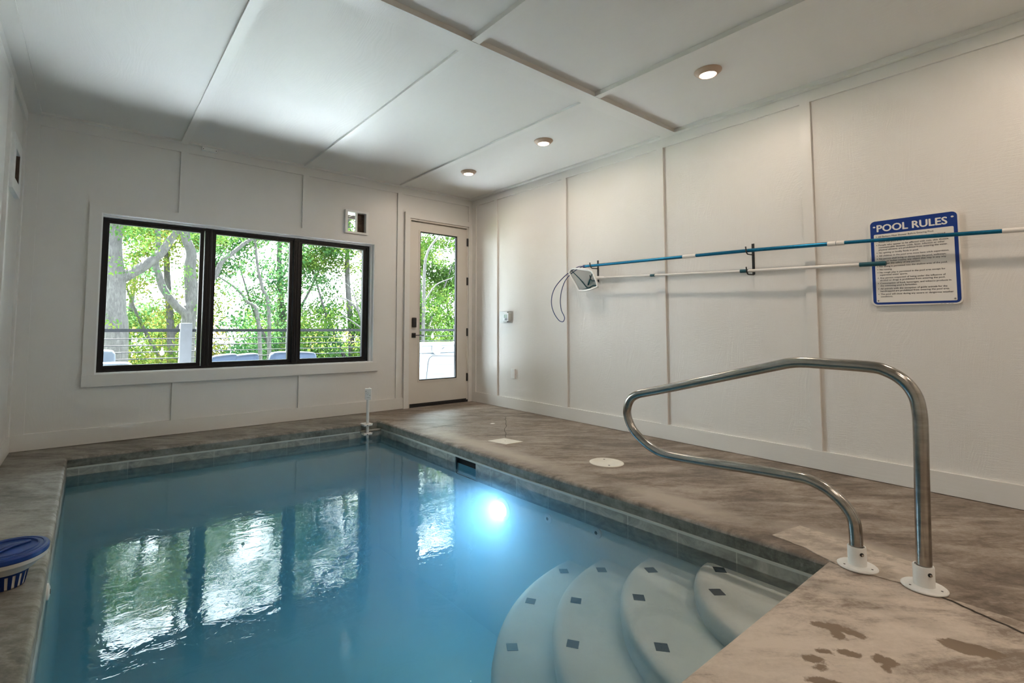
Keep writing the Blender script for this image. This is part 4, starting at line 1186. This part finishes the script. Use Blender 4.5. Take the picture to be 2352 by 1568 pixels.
# big trunk in the left pane
tree('oak_tree', 'thick grey-trunked tree close behind the railing at the left of the left pane', (-3.88, 6.5, -3.4),
     [([(-3.86, 6.5, -3.6), (-3.87, 6.5, 0.6), (-3.91, 6.5, 1.3), (-3.93, 6.5, 2.0), (-3.99, 6.5, 2.65), (-3.98, 6.5, 4.2), (-4.1, 6.5, 7)], 0.24, 0.12),
      ([(-3.93, 6.5, 1.9), (-3.46, 6.45, 2.25), (-3.17, 6.4, 2.56), (-2.99, 6.4, 2.9), (-2.7, 6.3, 3.4), (-2.2, 6.2, 4.4)], 0.11, 0.05),
      ([(-3.96, 6.5, 2.5), (-4.5, 6.6, 3.4), (-5.2, 6.5, 4.6)], 0.1, 0.04)],
     0, cloud(-4.0, 6.5, 3.4, 2.2, 1.0, 1.2, 30, 0.35, 0.55) + [(-3.35, 6.2, 2.75, 0.35), (-3.6, 6.0, 2.5, 0.3), (-3.85, 6.1, 2.2, 0.3), (-4.0, 6.1, 1.1, 0.22), (-3.0, 6.2, 3.1, 0.35), (-2.6, 6.1, 3.0, 0.3), (-4.05, 6.1, 3.1, 0.4)], 560, 0.040, 1)
# forked tree behind the post
tree('forked_tree', 'forked grey tree behind the railing post, with limbs curving left and up', (-2.43, 8, -3.5),
     [([(-2.43, 8, -3.9), (-2.43, 8, 0.9), (-2.38, 8, 1.65), (-2.44, 8, 2.4), (-2.42, 8, 2.8), (-2.56, 8, 3.2), (-2.54, 8, 3.7), (-2.4, 8, 6)], 0.17, 0.07),
      ([(-2.43, 8, 1.0), (-2.50, 7.95, 1.32), (-2.69, 7.9, 1.5), (-2.97, 7.9, 1.89), (-3.08, 7.9, 2.24), (-3.15, 7.9, 2.5), (-3.11, 7.9, 3.0), (-3.3, 7.9, 4.6)], 0.11, 0.05),
      ([(-2.42, 8, 2.0), (-1.95, 8, 2.2), (-1.75, 8, 2.65), (-1.5, 8, 2.9), (-1.2, 8, 3.2), (-0.84, 8, 3.42), (-0.2, 8, 3.8)], 0.08, 0.03)],
     2, cloud(-2.4, 8.0, 4.2, 2.4, 1.2, 1.5, 34, 0.35, 0.6) + [(-2.75, 7.7, 1.9, 0.28), (-2.2, 7.7, 1.5, 0.28), (-3.2, 7.7, 1.5, 0.3), (-2.55, 7.6, 2.3, 0.3), (-3.3, 7.7, 2.2, 0.3), (-1.6, 7.8, 2.0, 0.4), (-1.9, 7.7, 3.3, 0.4), (-1.1, 7.8, 3.6, 0.4), (-1.9, 7.8, 2.8, 0.3)], 560, 0.040, 2)
# slim trees
tree('slim_tree', 'slim pale tree leaning across the middle pane behind the sofas', (-0.7, 8.2, -3.6),
     [([(-0.6, 8.2, -4), (-0.77, 8.2, 0.92), (-1.11, 8.2, 1.7), (-1.38, 8.2, 2.02), (-1.8, 8.2, 2.3)], 0.06, 0.02), ([(-0.45, 8.3, -4), (-0.5, 8.3, 1.15), (-0.7, 8.3, 2.06), (-0.85, 8.3, 2.73), (-1.0, 8.3, 4.2)], 0.06, 0.025)],
     2, [(-0.6, 8.1, 1.6, 0.5), (-1.1, 8.1, 1.2, 0.4), (-0.2, 8.2, 1.0, 0.5), (-0.5, 8.1, 2.5, 0.45), (0.1, 8.1, 1.9, 0.5), (-0.9, 8.1, 3.4, 0.5), (-1.4, 8.1, 1.9, 0.4), (-1.2, 8.1, 2.5, 0.35), (-1.5, 8.1, 1.0, 0.3), (0.0, 8.1, 3.1, 0.5)], 560, 0.038, 3)
tree('bare_branched_tree', 'thin tree with pale bare twigs in the right pane', (1.0, 6.3, -3.4),
     [([(1.3, 6.2, -3.6), (1.25, 6.2, 0.4), (1.1, 6.1, 1.3), (0.73, 6, 1.68), (0.29, 6, 1.77)], 0.05, 0.01), ([(1.1, 6.1, 1.3), (0.85, 6, 1.9), (0.55, 6, 2.2)], 0.02, 0.006), ([(1.15, 6.1, 1.0), (0.7, 6, 1.25), (0.4, 6, 1.3)], 0.02, 0.006), ([(1.2, 6.1, 0.9), (1.4, 6, 1.9), (1.3, 6, 3.0)], 0.03, 0.01)],
     1, [(1.2, 6.4, 3.1, 0.5), (0.9, 6.4, 0.7, 0.4), (0.2, 6.5, 0.6, 0.45), (1.5, 6.4, 2.3, 0.35)], 460, 0.034, 4)
tree('door_tree', 'pale-limbed tree seen through the door glass above the hot tub', (4.2, 8, -3.6),
     [([(4.1, 8, -4), (4.15, 8, 1.5), (4.17, 8, 2.87), (4.28, 8, 3.45), (4.58, 8, 3.9), (5.2, 8, 4.6)], 0.06, 0.03), ([(4.15, 8, 1.8), (4.6, 8, 2.4), (5.3, 8, 2.7)], 0.03, 0.012)],
     0, [(4.6, 7.8, 3.2, 0.45), (5.3, 7.8, 2.2, 0.5), (4.3, 7.8, 1.6, 0.5), (5.6, 7.8, 1.3, 0.6), (4.9, 7.8, 0.9, 0.5), (5.0, 7.8, 4.4, 0.5), (6.0, 7.8, 3.3, 0.6)], 560, 0.040, 5)
# woods behind
wood = [(-6.5, 13, 0.5, 1, 'yellow-tinged woodland tree behind the thick trunk in the left pane'), (-2.2, 14, 0.0, 1, 'yellow-leaved woodland tree behind the forked tree'), (1.2, 13, 0.4, 2, 'bluish-green woodland tree behind the slim tree in the middle pane'),
        (3.6, 12.5, 0.6, 0, 'green woodland tree filling the right pane'), (6.5, 12, 0.8, 0, 'green woodland tree between the right pane and the door'), (9.6, 13, 0.6, 0, 'bright green woodland tree in the lower door glass'), (13, 14, 0.6, 1, 'yellowing woodland tree at the right of the door glass')]
for i, (x, y, zc, mi, lab) in enumerate(wood):
    tree('woodland_tree', lab, (x, y, -4.5), [([(x, y, -4.6), (x + 0.1, y, 0), (x - 0.15, y, 3.5), (x, y, 6.5)], 0.16, 0.05), ([(x, y, 0.5), (x + 0.9, y, 2.2), (x + 1.6, y, 3.8)], 0.07, 0.02), ([(x, y, -0.5), (x - 0.9, y, 1.4), (x - 1.5, y, 3.2)], 0.07, 0.02)],
         mi, cloud(x, y, zc - 0.8, 2.6, 1.6, 2.6, 46, 0.5, 0.95) + cloud(x, y, zc + 4.4, 2.6, 1.6, 3.6, 62, 0.4, 0.9), 640, 0.066, 20 + i)
for i, (x, y) in enumerate([(-9, 19), (-3, 21), (3, 20), (9, 20), (15, 20), (21, 21)]):
    tree('distant_tree', 'distant tree deep in the woods, ' + ['farthest left, behind the left pane', 'behind the left mullion', 'low behind the middle pane', 'behind the right pane', 'low behind the door glass', 'farthest right, beyond the hot tub'][i], (x, y, -5.5), [([(x, y, -5.6), (x, y, 0), (x + 0.2, y, 4)], 0.2, 0.06)],
         (i + 1) % 3, cloud(x, y, -1.0, 3.6, 1.6, 3.0, 34, 0.8, 1.3), 260, 0.115, 60 + i, 'distant trees in the woods')
